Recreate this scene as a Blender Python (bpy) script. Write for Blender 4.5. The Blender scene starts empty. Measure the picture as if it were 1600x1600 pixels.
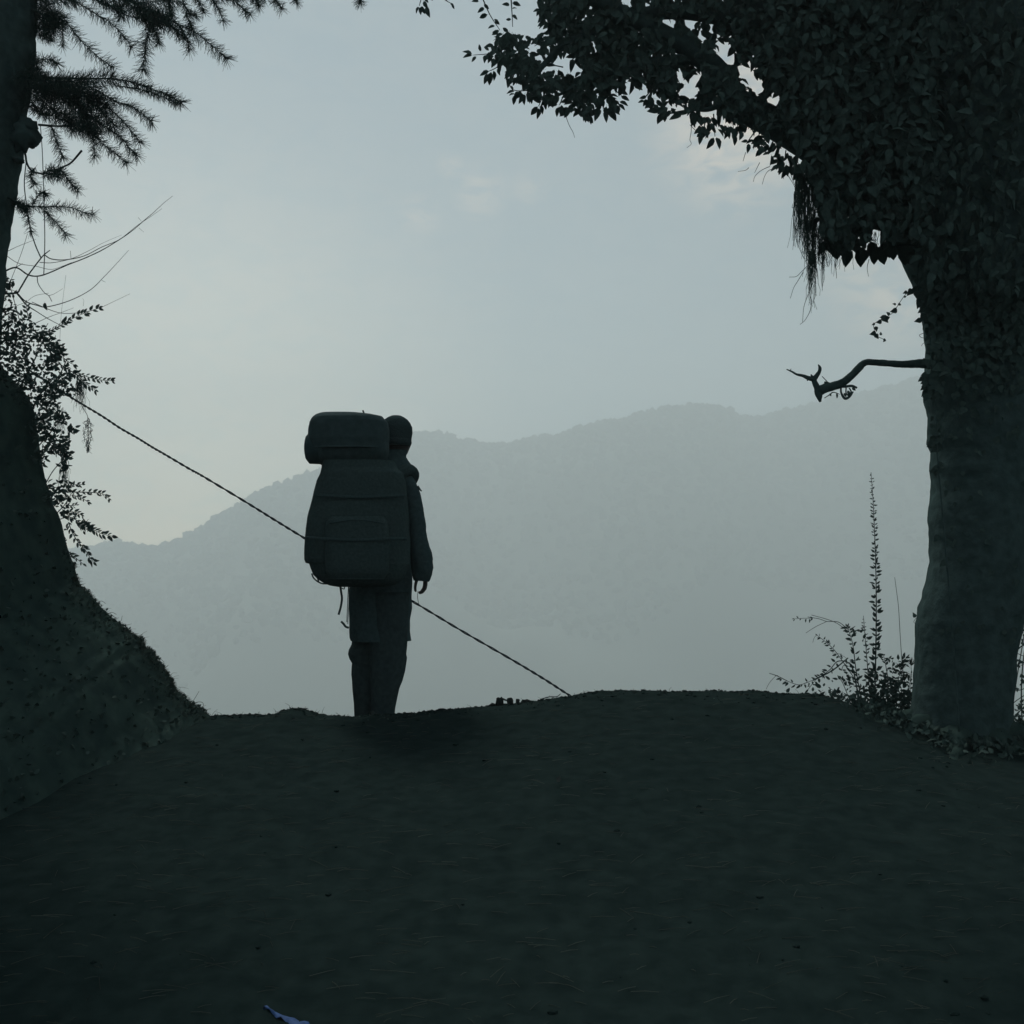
import bpy, bmesh, math, random
import numpy as np
from mathutils import Vector, Matrix, noise as mnoise
R = math.radians
rng = random.Random(7)
nrg = np.random.RandomState(11)
sc = bpy.context.scene
col = sc.collection

# ------------------------------------------------------------------ camera
FPX = 1715.0                      # focal length measured on the 1600 px photograph
CAMZ, PITCH = 1.5, R(3.34)
cam = bpy.data.cameras.new('camera')
cam.sensor_width = 36; cam.lens = 36 * FPX / 1600; cam.clip_start = 0.05; cam.clip_end = 20000
camo = bpy.data.objects.new('camera', cam); col.objects.link(camo)
camo.location = (0, 0, CAMZ); camo.rotation_euler = (math.pi / 2 + PITCH, 0, 0)
sc.camera = camo
cp, sp_ = math.cos(PITCH), math.sin(PITCH)

def P(px, py, Y):
    """point of the place at depth Y that the photograph shows at (px, py)"""
    a = (px - 800) / FPX; b = (800 - py) / FPX
    dy = cp - b * sp_; dz = sp_ + b * cp
    k = Y / dy
    return Vector((a * k, Y, CAMZ + dz * k))
def S(n, Y): return n * Y / FPX       # n photograph pixels in metres at depth Y

# ------------------------------------------------------------------ world, sun, exposure
SUN_EL, SUN_AZ = R(52), R(-25)          # azimuth measured to the right of the view
w = bpy.data.worlds.new('World'); sc.world = w; w.use_nodes = True
nt = w.node_tree; nt.nodes.clear()
def N(t, **k):
    n = nt.nodes.new(t)
    for a, v in k.items(): setattr(n, a, v)
    return n
L = nt.links.new
out = N('ShaderNodeOutputWorld'); bg = N('ShaderNodeBackground'); bg.inputs[1].default_value = 0.036
sky = N('ShaderNodeTexSky'); sky.sky_type = 'NISHITA'; sky.sun_disc = False
sky.sun_elevation = SUN_EL; sky.sun_rotation = SUN_AZ; sky.dust_density = 1.0; sky.air_density = 1.0; sky.ozone_density = 1.0
sky.altitude = 1500
hs = N('ShaderNodeHueSaturation'); hs.inputs['Saturation'].default_value = 0.30
L(sky.outputs[0], hs.inputs['Color'])
tint = N('ShaderNodeMix', data_type='RGBA', blend_type='MULTIPLY'); tint.inputs[0].default_value = 1
tint.inputs[7].default_value = (0.70, .95, 1.08, 1)
L(hs.outputs[0], tint.inputs[6])
# thin high cloud everywhere, cream where it thickens towards the light
tc = N('ShaderNodeTexCoord')
mp = N('ShaderNodeMapping'); mp.inputs['Scale'].default_value = (1.0, 1.0, 2.2)
L(tc.outputs['Generated'], mp.inputs[0])
nz = N('ShaderNodeTexNoise'); nz.inputs['Scale'].default_value = 30; nz.inputs['Distortion'].default_value = .8; nz.inputs['Detail'].default_value = 6; nz.inputs['Roughness'].default_value = 0.55
L(mp.outputs[0], nz.inputs['Vector'])
cr = N('ShaderNodeMapRange'); cr.interpolation_type = 'SMOOTHSTEP'
cr.inputs['From Min'].default_value = 0.32; cr.inputs['From Max'].default_value = 0.6
L(nz.outputs[0], cr.inputs['Value'])
def blob(px, py, rad_px, amt):
    d = (P(px, py, 1) - Vector((0, 0, CAMZ))).normalized()
    dt = N('ShaderNodeVectorMath', operation='DISTANCE'); dt.inputs[1].default_value = d
    nr = N('ShaderNodeVectorMath', operation='NORMALIZE'); L(tc.outputs['Generated'], nr.inputs[0]); L(nr.outputs[0], dt.inputs[0])
    m = N('ShaderNodeMapRange'); m.interpolation_type = 'SMOOTHSTEP'
    m.inputs['From Min'].default_value = 0; m.inputs['From Max'].default_value = rad_px / FPX
    m.inputs['To Min'].default_value = amt; m.inputs['To Max'].default_value = 0
    L(dt.outputs['Value'], m.inputs['Value']); return m.outputs[0]
acc = None
for b in [(1150, 200, 170, 1.0), (1215, 130, 150, .9), (1400, 460, 130, .8), (1330, 420, 90, .55), (748, 300, 62, .42), (655, 338, 52, .26),
          (704, 262, 34, .35), (825, 300, 50, .28), (1640, 300, 400, .7)]:
    o_ = blob(*b)
    if acc is None: acc = o_
    else:
        m = N('ShaderNodeMath', operation='MAXIMUM'); L(acc, m.inputs[0]); L(o_, m.inputs[1]); acc = m.outputs[0]
base_c = N('ShaderNodeMath', operation='MAXIMUM'); base_c.inputs[1].default_value = 0.05; L(acc, base_c.inputs[0])
mul = N('ShaderNodeMath', operation='MULTIPLY'); L(base_c.outputs[0], mul.inputs[0]); L(cr.outputs[0], mul.inputs[1])
cmx = N('ShaderNodeMix', data_type='RGBA', blend_type='MULTIPLY'); cmx.inputs[7].default_value = (4.8, 2.6, 1.55, 1)
L(mul.outputs[0], cmx.inputs[0]); L(tint.outputs[2], cmx.inputs[6])
# pale glow low in the sky at the left, where the light leaves the valley
gb = blob(250, 820, 700, 1.0)
gmx = N('ShaderNodeMix', data_type='RGBA', blend_type='MULTIPLY'); gmx.inputs[7].default_value = (4.6, 3.0, 1.9, 1)
L(gb, gmx.inputs[0]); L(cmx.outputs[2], gmx.inputs[6])
L(gmx.outputs[2], bg.inputs[0]); L(bg.outputs[0], out.inputs[0])

sun = bpy.data.lights.new('sun', 'SUN'); sun.energy = 1.5; sun.angle = R(12); sun.color = (1.0, 0.97, 0.91)
suno = bpy.data.objects.new('sun', sun); col.objects.link(suno)
sd = Vector((math.sin(SUN_AZ) * math.cos(SUN_EL), math.cos(SUN_AZ) * math.cos(SUN_EL), math.sin(SUN_EL)))
suno.rotation_euler = (-sd).to_track_quat('-Z', 'Y').to_euler(); suno.location = (5, 5, 12)
sc.view_settings.view_transform = 'Standard'; sc.view_settings.look = 'None'
sc.view_settings.exposure = 0.72; sc.view_settings.gamma = 1; sc.view_settings.use_curve_mapping = False
sc.cycles.use_denoising = True
sc.cycles.max_bounces = 12; sc.cycles.diffuse_bounces = 3; sc.cycles.volume_bounces = 8

# ------------------------------------------------------------------ materials
def mat(name, c1, c2=None, scale=30, rough=0.95, bump=0.3, spec=0.0, detail=6):
    m = bpy.data.materials.new(name); m.use_nodes = True; t = m.node_tree; b = t.nodes['Principled BSDF']
    b.inputs['Roughness'].default_value = rough; b.inputs['Specular IOR Level'].default_value = spec
    c2 = c2 or tuple(x * 1.5 for x in c1)
    n = t.nodes.new('ShaderNodeTexNoise'); n.inputs['Scale'].default_value = scale; n.inputs['Detail'].default_value = detail
    g = t.nodes.new('ShaderNodeTexCoord'); t.links.new(g.outputs['Object'], n.inputs['Vector'])
    r = t.nodes.new('ShaderNodeValToRGB'); r.color_ramp.elements[0].position = .35; r.color_ramp.elements[1].position = .68
    r.color_ramp.elements[0].color = (*c1, 1); r.color_ramp.elements[1].color = (*c2, 1)
    t.links.new(n.outputs[0], r.inputs[0]); t.links.new(r.outputs[0], b.inputs['Base Color'])
    if bump:
        bp = t.nodes.new('ShaderNodeBump'); bp.inputs['Strength'].default_value = bump; bp.inputs['Distance'].default_value = 0.01
        t.links.new(n.outputs[0], bp.inputs['Height']); t.links.new(bp.outputs[0], b.inputs['Normal'])
    return m
M = dict(
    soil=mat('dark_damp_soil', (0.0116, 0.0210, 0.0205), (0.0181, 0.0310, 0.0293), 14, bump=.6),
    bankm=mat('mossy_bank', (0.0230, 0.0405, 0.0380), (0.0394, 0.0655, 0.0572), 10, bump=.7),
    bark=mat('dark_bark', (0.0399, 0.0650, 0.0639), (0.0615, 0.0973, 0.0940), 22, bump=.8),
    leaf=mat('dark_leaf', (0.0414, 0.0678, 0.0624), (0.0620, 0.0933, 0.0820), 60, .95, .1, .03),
    needle=mat('needle_green', (0.0294, 0.0530, 0.0488), (0.0392, 0.0691, 0.0604), 60, .7, 0),
    moss=mat('hanging_moss', (0.0408, 0.0690, 0.0641), (0.0574, 0.0930, 0.0826), 60, bump=0),
    grass=mat('dry_grass', (.030, .045, .036), (.055, .068, .052), 40, bump=0),
    straw=mat('pale_straw', (0.0332, 0.0423, 0.0367), (0.0860, 0.0988, 0.0847), 3, bump=0),
    twig=mat('twig_bark', (0.0286, 0.0480, 0.0479), (0.0408, 0.0660, 0.0638), 60, bump=0),
    stone=mat('dark_stone', (0.0150, 0.0200, 0.0200), (0.0250, 0.0310, 0.0300), 25, bump=.5),
    rope=mat('dark_rope', (.020, .034, .044), (.03, .046, .056), 90, bump=.2),
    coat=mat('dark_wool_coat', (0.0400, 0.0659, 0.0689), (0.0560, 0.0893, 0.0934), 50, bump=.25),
    trouser=mat('dark_trousers', (0.0344, 0.0523, 0.0546), (0.0501, 0.0732, 0.0747), 40, bump=.25),
    pack=mat('dark_canvas', (0.0391, 0.0616, 0.0609), (0.0546, 0.0837, 0.0835), 70, .8, .15),
    lid=mat('dark_nylon', (0.0373, 0.0637, 0.0665), (0.0523, 0.0834, 0.0872), 30, .9, .1, .05),
    strap=mat('dark_webbing', (0.0391, 0.0642, 0.0648), (0.0546, 0.0872, 0.0888), 120, bump=.1),
    cap=mat('dark_knit', (0.0315, 0.0505, 0.0528), (0.0430, 0.0674, 0.0686), 160, bump=.4),
    skin=mat('skin', (0.0450, 0.0403, 0.0358), (0.0540, 0.0484, 0.0429), 40, .55, .05, .3),
    eye=mat('eye_white', (0.0800, 0.0800, 0.0800), (0.1000, 0.1000, 0.1000), 10, .3, 0, .5),
    shoe=mat('dark_leather', (0.0340, 0.0480, 0.0456), (0.0510, 0.0720, 0.0684), 60, .5, .1, .3),
    blue=mat('blue_plastic', (.028, .075, .20), (.045, .11, .28), 60, .6, .2, .1),
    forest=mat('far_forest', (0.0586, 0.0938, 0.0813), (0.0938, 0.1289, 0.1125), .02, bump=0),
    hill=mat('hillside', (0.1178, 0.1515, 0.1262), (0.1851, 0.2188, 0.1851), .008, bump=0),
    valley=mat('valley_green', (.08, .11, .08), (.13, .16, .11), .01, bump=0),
    paleleaf=mat('pale_dead_leaf', (0.0600, 0.0700, 0.0650), (0.1000, 0.1100, 0.1000), 20, bump=0),
)

# ------------------------------------------------------------------ mesh building
class MB:
    def __init__(s): s.v = []; s.f = []; s.n = 0
    def add(s, v, f):
        v = np.asarray(v, float).reshape(-1, 3); s.v.append(v)
        k = s.n; s.f.extend([tuple(i + k for i in q) for q in f]); s.n += len(v)
    def empty(s): return s.n == 0
OFF = {}
def mkmesh(name, v, f, m, smooth=True):
    me = bpy.data.meshes.new(name); me.from_pydata(v.tolist() if hasattr(v, 'tolist') else v, [], f); me.update()
    if smooth: me.polygons.foreach_set('use_smooth', [True] * len(me.polygons))
    me.materials.append(m); return me
def part(name, mb, m, parent=None, kind=None, smooth=True, label=None):
    off = OFF.get(parent.name, Vector((0, 0, 0))) if parent else Vector((0, 0, 0))
    v = np.concatenate(mb.v) - np.array(off)
    o = bpy.data.objects.new(name, mkmesh(name, v, mb.f, m, smooth)); col.objects.link(o)
    if parent: o.parent = parent; OFF[o.name] = off
    if kind: o['kind'] = kind
    if label: o['label'] = label
    return o
def thing(name, label, cat, loc, group=None):
    o = bpy.data.objects.new(name, None); col.objects.link(o); o.location = loc; o.empty_display_size = .1
    o['label'] = label; o['category'] = cat
    if group: o['group'] = group
    OFF[o.name] = Vector(loc); return o
def tag(o, label, cat, group=None):
    o['label'] = label; o['category'] = cat
    if group: o['group'] = group
    return o

def catmull(pts, n=6):
    pts = [np.array(p, float) for p in pts]
    if len(pts) < 3: return np.array([pts[0] + (pts[1] - pts[0]) * i / n for i in range(n + 1)])
    q = [2 * pts[0] - pts[1]] + pts + [2 * pts[-1] - pts[-2]]; o = []
    for i in range(1, len(q) - 2):
        a, b, c, d = q[i - 1:i + 3]
        for k in range(n):
            t = k / n
            o.append(.5 * (2 * b + (c - a) * t + (2 * a - 5 * b + 4 * c - d) * t * t + (3 * b - a - 3 * c + d) * t ** 3))
    o.append(q[-2]); return np.array(o)
def tube(mb, pts, radii, sides=6, namp=0, nscale=8, cap=True, rng_=None, seed=0):
    pts = np.asarray(pts, float); n = len(pts)
    radii = np.interp(np.linspace(0, 1, n), np.linspace(0, 1, len(radii)), radii)
    T = np.gradient(pts, axis=0); T /= np.linalg.norm(T, axis=1)[:, None] + 1e-12
    ref = np.array([0, 1, 0.]) if abs(T[0][1]) < .8 else np.array([1, 0, 0.])
    V = []
    for i in range(n):
        u = np.cross(T[i], ref); u /= np.linalg.norm(u) + 1e-12; vv = np.cross(T[i], u)
        ref = np.cross(u, T[i])
        for k in range(sides):
            a = 2 * math.pi * k / sides; d = math.cos(a) * u + math.sin(a) * vv; r = radii[i]
            if namp:
                q = pts[i] + d * r
                r *= 1 + namp * (mnoise.noise(Vector(q * nscale + seed)) + .5 * mnoise.noise(Vector(q * nscale * 2.7 + seed)))
            V.append(pts[i] + d * r)
    F = [(i * sides + k, i * sides + (k + 1) % sides, (i + 1) * sides + (k + 1) % sides, (i + 1) * sides + k)
         for i in range(n - 1) for k in range(sides)]
    if cap:
        F.append(tuple(reversed(range(sides)))); F.append(tuple((n - 1) * sides + k for k in range(sides)))
    mb.add(V, F)
def pxpath(lst, Y, n=6):
    """traced curve -> points; Y a number or a pair (start, end)"""
    ys = np.linspace(*(Y if isinstance(Y, tuple) else (Y, Y)), len(lst))
    return catmull([P(x, y, d) for (x, y), d in zip(lst, ys)], n)
def loft(mb, rings, sides=28, exp=2.0, namp=0, nscale=10, sub=4, seed=0):
    """rings: (z, cx, cy, rx, ry)"""
    r = np.array(rings, float)
    t = np.arange(len(r)); tt = np.linspace(0, len(r) - 1, (len(r) - 1) * sub + 1)
    rr = np.stack([np.interp(tt, t, r[:, k]) for k in range(5)], 1)
    V = []
    for z, cx, cy, rx, ry in rr:
        for k in range(sides):
            a = 2 * math.pi * k / sides; c, s = math.cos(a), math.sin(a)
            e = 2 / exp; x = math.copysign(abs(c) ** e, c); y = math.copysign(abs(s) ** e, s)
            m_ = 1
            if namp: m_ += namp * mnoise.noise(Vector((cx + x * rx, cy + y * ry, z * .8)) * nscale + Vector((seed,) * 3))
            V.append((cx + x * rx * m_, cy + y * ry * m_, z))
    n = len(rr)
    F = [(i * sides + k, i * sides + (k + 1) % sides, (i + 1) * sides + (k + 1) % sides, (i + 1) * sides + k)
         for i in range(n - 1) for k in range(sides)]
    F += [tuple(range(sides)), tuple((n - 1) * sides + k for k in reversed(range(sides)))]
    mb.add(V, F)
def pxrings(rows, Y, ry, scale=1.0):
    """rows (py, left, right[, ry]) -> loft rings at depth Y"""
    o = []
    for r_ in rows:
        a = P(r_[1], r_[0], Y); b = P(r_[2], r_[0], Y)
        o.append((a.z, (a.x + b.x) / 2, Y, (b.x - a.x) / 2 * scale, r_[3] if len(r_) > 3 else ry))
    return o
def ellipsoid(mb, c, rx, ry, rz, u=14, v=8, namp=0, nscale=8, seed=0):
    V = []; F = []
    for j in range(v + 1):
        ph = math.pi * j / v
        for i in range(u):
            th = 2 * math.pi * i / u
            d = Vector((math.sin(ph) * math.cos(th), math.sin(ph) * math.sin(th), math.cos(ph)))
            k = 1 + (namp * mnoise.noise(d * nscale * .3 + Vector((seed, seed * .7, 0))) if namp else 0)
            V.append((c[0] + rx * d.x * k, c[1] + ry * d.y * k, c[2] + rz * d.z * k))
    for j in range(v):
        for i in range(u):
            F.append((j * u + i, j * u + (i + 1) % u, (j + 1) * u + (i + 1) % u, (j + 1) * u + i))
    mb.add(V, F)

# leaf shapes, unit length along x, base at the origin
def leaf_tpl(w=.27, fold=.10, curl=-.12, kind='oval'):
    if kind == 'heart':
        v = [(0, 0, 0), (.22, 0, 0), (.12, .33, .06), (.12, -.33, .06), (.38, .38, .08), (.38, -.38, .08), (.68, .2, .02), (.68, -.2, .02), (.5, 0, -.02), (1, 0, curl)]
        f = [(0, 1, 2), (0, 3, 1), (2, 1, 4), (3, 5, 1), (1, 8, 4), (1, 5, 8), (4, 8, 6), (5, 7, 8), (8, 9, 6), (8, 7, 9)]
        return np.array(v, float), f
    v = [(0, -.012, 0), (0, .012, 0), (.14, 0, 0), (.30, w * .82, fold * .8), (.30, -w * .82, fold * .8), (.55, w, fold), (.55, -w, fold),
         (.80, w * .58, fold * .4 + curl * .4), (.80, -w * .58, fold * .4 + curl * .4), (1, 0, curl), (.42, 0, 0), (.72, 0, curl * .3)]
    f = [(0, 2, 1), (2, 10, 3), (2, 4, 10), (3, 10, 5), (4, 6, 10), (10, 11, 5), (10, 6, 11), (5, 11, 7), (6, 8, 11), (11, 9, 7), (11, 8, 9)]
    return np.array(v, float), f
LT = {'broad': leaf_tpl(.205), 'narrow': leaf_tpl(.16, .05, -.05), 'heart': leaf_tpl(kind='heart'), 'hang': leaf_tpl(.26, .1, .05)}
def leaf_frame(dirv, face=None, tilt=.6):
    x = Vector(dirv).normalized()
    f = Vector(face) if face is not None else Vector((rng.gauss(0, tilt), -1, rng.gauss(0, tilt)))
    y = f.cross(x)
    if y.length < 1e-4: y = Vector((0, 0, 1)).cross(x)
    y.normalize(); z = x.cross(y)
    return x, y, z
def leaf_into(mb, tpl, pos, dirv, ln, tilt=.6, wid=1.0):
    x, y, z = leaf_frame(dirv, tilt=tilt); v, f = LT[tpl]
    A = np.array([x, y * wid, z]) * ln
    mb.add(v @ A + np.array(pos), f)
LEAFMESH = {}
def leaf_obj(tpl, pos, dirv, ln, parent, tilt=.5, wid=1.0, m=None, name='leaf'):
    key = (tpl, name)
    if key not in LEAFMESH: LEAFMESH[key] = mkmesh(name, LT[tpl][0], LT[tpl][1], m or M['leaf'])
    x, y, z = leaf_frame(dirv, tilt=tilt)
    o = bpy.data.objects.new(name, LEAFMESH[key]); col.objects.link(o); o.parent = parent
    p = Vector(pos) - OFF[parent.name]
    mt = Matrix((x * ln, y * ln * wid, z * ln)).transposed().to_4x4(); mt.translation = p
    o.matrix_basis = mt
    return o
def pdir(dx, dy, d=0.0):
    """photograph direction -> direction in the place"""
    return Vector((dx, d, -dy))

# ------------------------------------------------------------------ ground
CREST = [(-400, 1130), (200, 1126), (300, 1122), (330, 1120), (345, 1118), (370, 1118), (400, 1117), (430, 1116), (450, 1111), (465, 1107), (478, 1110), (490, 1115), (520, 1120),
         (555, 1121), (600, 1118), (620, 1116.5), (640, 1115.5), (660, 1113), (690, 1109), (720, 1106.5), (760, 1103), (800, 1099), (840, 1094.5), (880, 1089),
         (920, 1083), (950, 1081), (1000, 1080), (1060, 1079), (1120, 1080), (1180, 1081), (1220, 1084), (1270, 1086), (1300, 1091),
         (1325, 1101), (1350, 1110), (1400, 1135), (1450, 1147), (1600, 1152), (2000, 1160)]
YC = 5.6
_cx = np.array([P(x, y, YC).x for x, y in CREST]); _cz = np.array([P(x, y, YC).z for x, y in CREST])
def ground_z(x, y):
    zc = float(np.interp(x, _cx, _cz)); zc_s = float(np.interp(0.0, _cx, _cz))
    t = y - YC
    k = math.exp(-abs(t) / 1.6)                       # crest detail fades away from the crest
    zb = zc_s * (1 - k) + zc * k
    s0 = (zb - CAMZ) / YC
    z = zb + s0 * t - 0.276 * (math.sqrt(t * t + .0144) - .12)
    if y < 2.5: z += 0.06 * (2.5 - y)                # flatten under the camera
    if t > 2: z -= 0.10 * (t - 2)
    if y > 260: z = max(z, -185 + (y - 260) * .01) if False else z
    amp = .010 if abs(t) < 1.2 else .02
    z += amp * mnoise.noise(Vector((x * 3, y * 3, 0))) + .007 * mnoise.noise(Vector((x * 11, y * 11, 3)))
    z += .0045 * abs(mnoise.noise(Vector((x * 34, y * 30, 9))))
    return max(z, -200)
def grid(xs, ys, fz):
    V = [(x, y, fz(x, y)) for y in ys for x in xs]; nx = len(xs)
    F = [(j * nx + i, j * nx + i + 1, (j + 1) * nx + i + 1, (j + 1) * nx + i) for j in range(len(ys) - 1) for i in range(nx - 1)]
    return V, F
xs = np.concatenate([-np.geomspace(2600, 3.3, 30), np.linspace(-3.2, 3.2, 330), np.geomspace(3.3, 2600, 30)])
ys = np.concatenate([-np.geomspace(900, 1, 16), np.linspace(0, 4.8, 60), np.linspace(4.84, 6.4, 60), np.linspace(6.5, 9, 20), np.geomspace(9.5, 900, 40)])
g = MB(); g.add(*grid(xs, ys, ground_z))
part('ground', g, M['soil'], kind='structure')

# bank on the left
BANK = [(-900, -420), (-300, 80), (-140, 320), (-60, 470), (-20, 540), (0, 575), (15, 592), (37, 615), (47, 640), (55, 700), (62, 741), (67.5, 759), (75, 787), (84, 802), (90, 821), (94, 842), (102, 866), (110.5, 887),
        (112.5, 900), (120, 915), (135, 928), (150, 945), (170, 967), (191, 983), (203, 995), (218, 1000), (223, 1012), (233, 1017), (244, 1035),
        (255, 1050), (266, 1067), (273, 1081), (286, 1093), (297, 1105), (313, 1112), (326, 1122), (350, 1150), (420, 1300)]
YB = 5.5
_bx = np.array([P(x, y, YB).x for x, y in BANK]); _bz = np.array([P(x, y, YB).z for x, y in BANK])
def bank_z(x, y):
    t = y - YB
    xx = x + 0.10 * (math.sqrt(t * t + .05) - .22) + (.5 * t * min(1, t / .3) if t > 0 else 0)
    z = float(np.interp(xx, _bx, _bz)) - .32 * (math.sqrt(t * t + .09) - .3)
    n = mnoise.noise(Vector((x * 9, y * 9, 5))) * .018 + abs(mnoise.noise(Vector((x * 28, y * 28, 2)))) * .012
    return min(z, 3.4) + n
xs = np.concatenate([np.linspace(-9, -3, 40), np.linspace(-2.98, -1.15, 240)])
ys = np.concatenate([np.linspace(-3, 4.6, 50), np.linspace(4.7, 6.4, 50), np.linspace(6.5, 11, 30)])
g = MB(); g.add(*grid(xs, ys, bank_z)); part('earth_bank', g, M['bankm'], kind='structure')

# ------------------------------------------------------------------ mountain and valley
RIDGE = [(-900, 900), (-200, 895), (0, 880), (100, 868), (150, 852), (185, 847), (205, 853), (232, 859), (262, 852), (300, 833), (340, 806), (380, 786), (405, 769), (440, 757), (470, 746), (500, 738),
         (560, 716), (600, 692), (650, 677), (690, 679), (720, 688), (760, 693), (790, 693), (830, 683), (870, 681), (910, 666), (950, 658), (990, 651),
         (1020, 642), (1060, 635), (1100, 632), (1130, 636), (1160, 650), (1180, 655), (1220, 643), (1260, 636), (1310, 622), (1350, 614), (1390, 606),
         (1430, 594), (1500, 577), (1600, 566), (1800, 560), (2600, 640)]
_rp = np.array([r[0] for r in RIDGE], float); _re = np.array([r[1] for r in RIDGE], float)
def ridge_Y(px): return 1350 + 150 * np.clip((px - 300) / 900, -1, 1.5) + 40 * math.sin(px * .011)
def mount(px, s):
    """s: 0 valley foot, 1 ridge, >1 the far side; px: bearing given as a photograph column"""
    Yr = ridge_Y(px); top = P(800, float(np.interp(px, _rp, _re)), Yr).z
    X = (px - 800) / FPX
    Y = Yr - 420 * (1 - s) if s <= 1 else Yr + 500 * (s - 1)
    foot = -215.0
    h = foot + (top - foot) * (max(s, 0) ** .9) if s <= 1 else top - 260 * (s - 1)
    q = Vector((X * Y / 230, Y / 230, 0))
    sp = 1 - abs(mnoise.noise(q)) * 2
    env = math.sin(math.pi * min(max(s, 0), 1)) if s <= 1 else 0
    h += env * (55 * (sp - .5) + 18 * mnoise.noise(q * 3.1))
    if s > 1: h -= (s - 1) * 30
    return (X * Y, Y, h)
pxs = np.linspace(-900, 2600, 300); ss = np.concatenate([np.linspace(0, 1, 46), [1.05, 1.12, 1.25, 1.4, 1.55]])
V = [mount(p, s) for s in ss for p in pxs]; nx = len(pxs)
F = [(j * nx + i, j * nx + i + 1, (j + 1) * nx + i + 1, (j + 1) * nx + i) for j in range(len(ss) - 1) for i in range(nx - 1)]
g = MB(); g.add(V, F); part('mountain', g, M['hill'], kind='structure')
# tree crowns covering the mountain: uncountable at this distance
ico = bmesh.new(); bmesh.ops.create_icosphere(ico, subdivisions=1, radius=1)
iv = np.array([v.co[:] for v in ico.verts]); jf = [tuple(v.index for v in f.verts) for f in ico.faces]; ico.free()
g = MB()
def crown_blob(p, r):
    v = iv * (1 + nrg.uniform(-.25, .25, (len(iv), 1))) * np.array([r * nrg.uniform(.8, 1.3), r, r * nrg.uniform(.7, 1.2)]) + np.array(p)
    g.add(v, jf)
for i in range(2300):
    px = nrg.uniform(-80, 1680); p = mount(px, nrg.uniform(.985, 1.01))
    r = 2.4 + 3.2 * nrg.rand() ** 2
    lump = max(0, mnoise.noise(Vector((px / 16, 0, 0)))) * 4.5
    crown_blob((p[0], p[1], p[2] - r * .35 + lump * nrg.rand()), r)
for i in range(5200):
    px = nrg.uniform(-80, 1680); s = 1 - .62 * nrg.rand() ** 1.3; p = mount(px, s); r = nrg.uniform(3, 6.5)
    crown_blob((p[0], p[1], p[2] + 1), r)
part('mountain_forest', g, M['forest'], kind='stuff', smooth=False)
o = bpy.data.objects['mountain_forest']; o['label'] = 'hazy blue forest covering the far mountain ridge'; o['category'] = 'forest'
V, F = grid(np.linspace(-2500, 2500, 60), np.linspace(250, 1930, 50), lambda x, y: -207 + 6 * mnoise.noise(Vector((x / 200, y / 200, 0))))
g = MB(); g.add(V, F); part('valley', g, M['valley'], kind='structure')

# ------------------------------------------------------------------ left conifer
ct = thing('conifer_tree', 'needle-leaved conifer at the upper left with a knobbly leaning trunk and drooping sprays', 'conifer', P(-110, 760, 5.3))
tp = [(-125, 900), (-104, 700), (-84, 520), (-70, 400), (-58, 320), (-48, 262), (-42, 220), (-36, 160), (-24, 90), (-16, 40), (-14, 0), (-10, -160), (0, -500), (10, -900)]
g = MB(); tube(g, pxpath(tp, 5.3, 8), [S(r, 5.3) for r in (84, 82, 78, 75, 74, 74, 75, 75, 74, 70, 69, 68, 60, 45)], 26, .045, 13)
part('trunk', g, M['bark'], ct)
g = MB(); k = P(38, 212, 5.28)
ellipsoid(g, k, S(22, 5.3), S(20, 5.3), S(24, 5.3), 20, 14, .5, 9, 2)
k = P(44, 197, 5.27); ellipsoid(g, k, S(14, 5.3), S(14, 5.3), S(11, 5.3), 16, 10, .5, 9, 5)
k = P(28, 250, 5.28); ellipsoid(g, k, S(9, 5.3), S(12, 5.3), S(5, 5.3), 12, 8, .4, 9, 7)
part('burl', g, M['bark'], ct)
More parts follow.
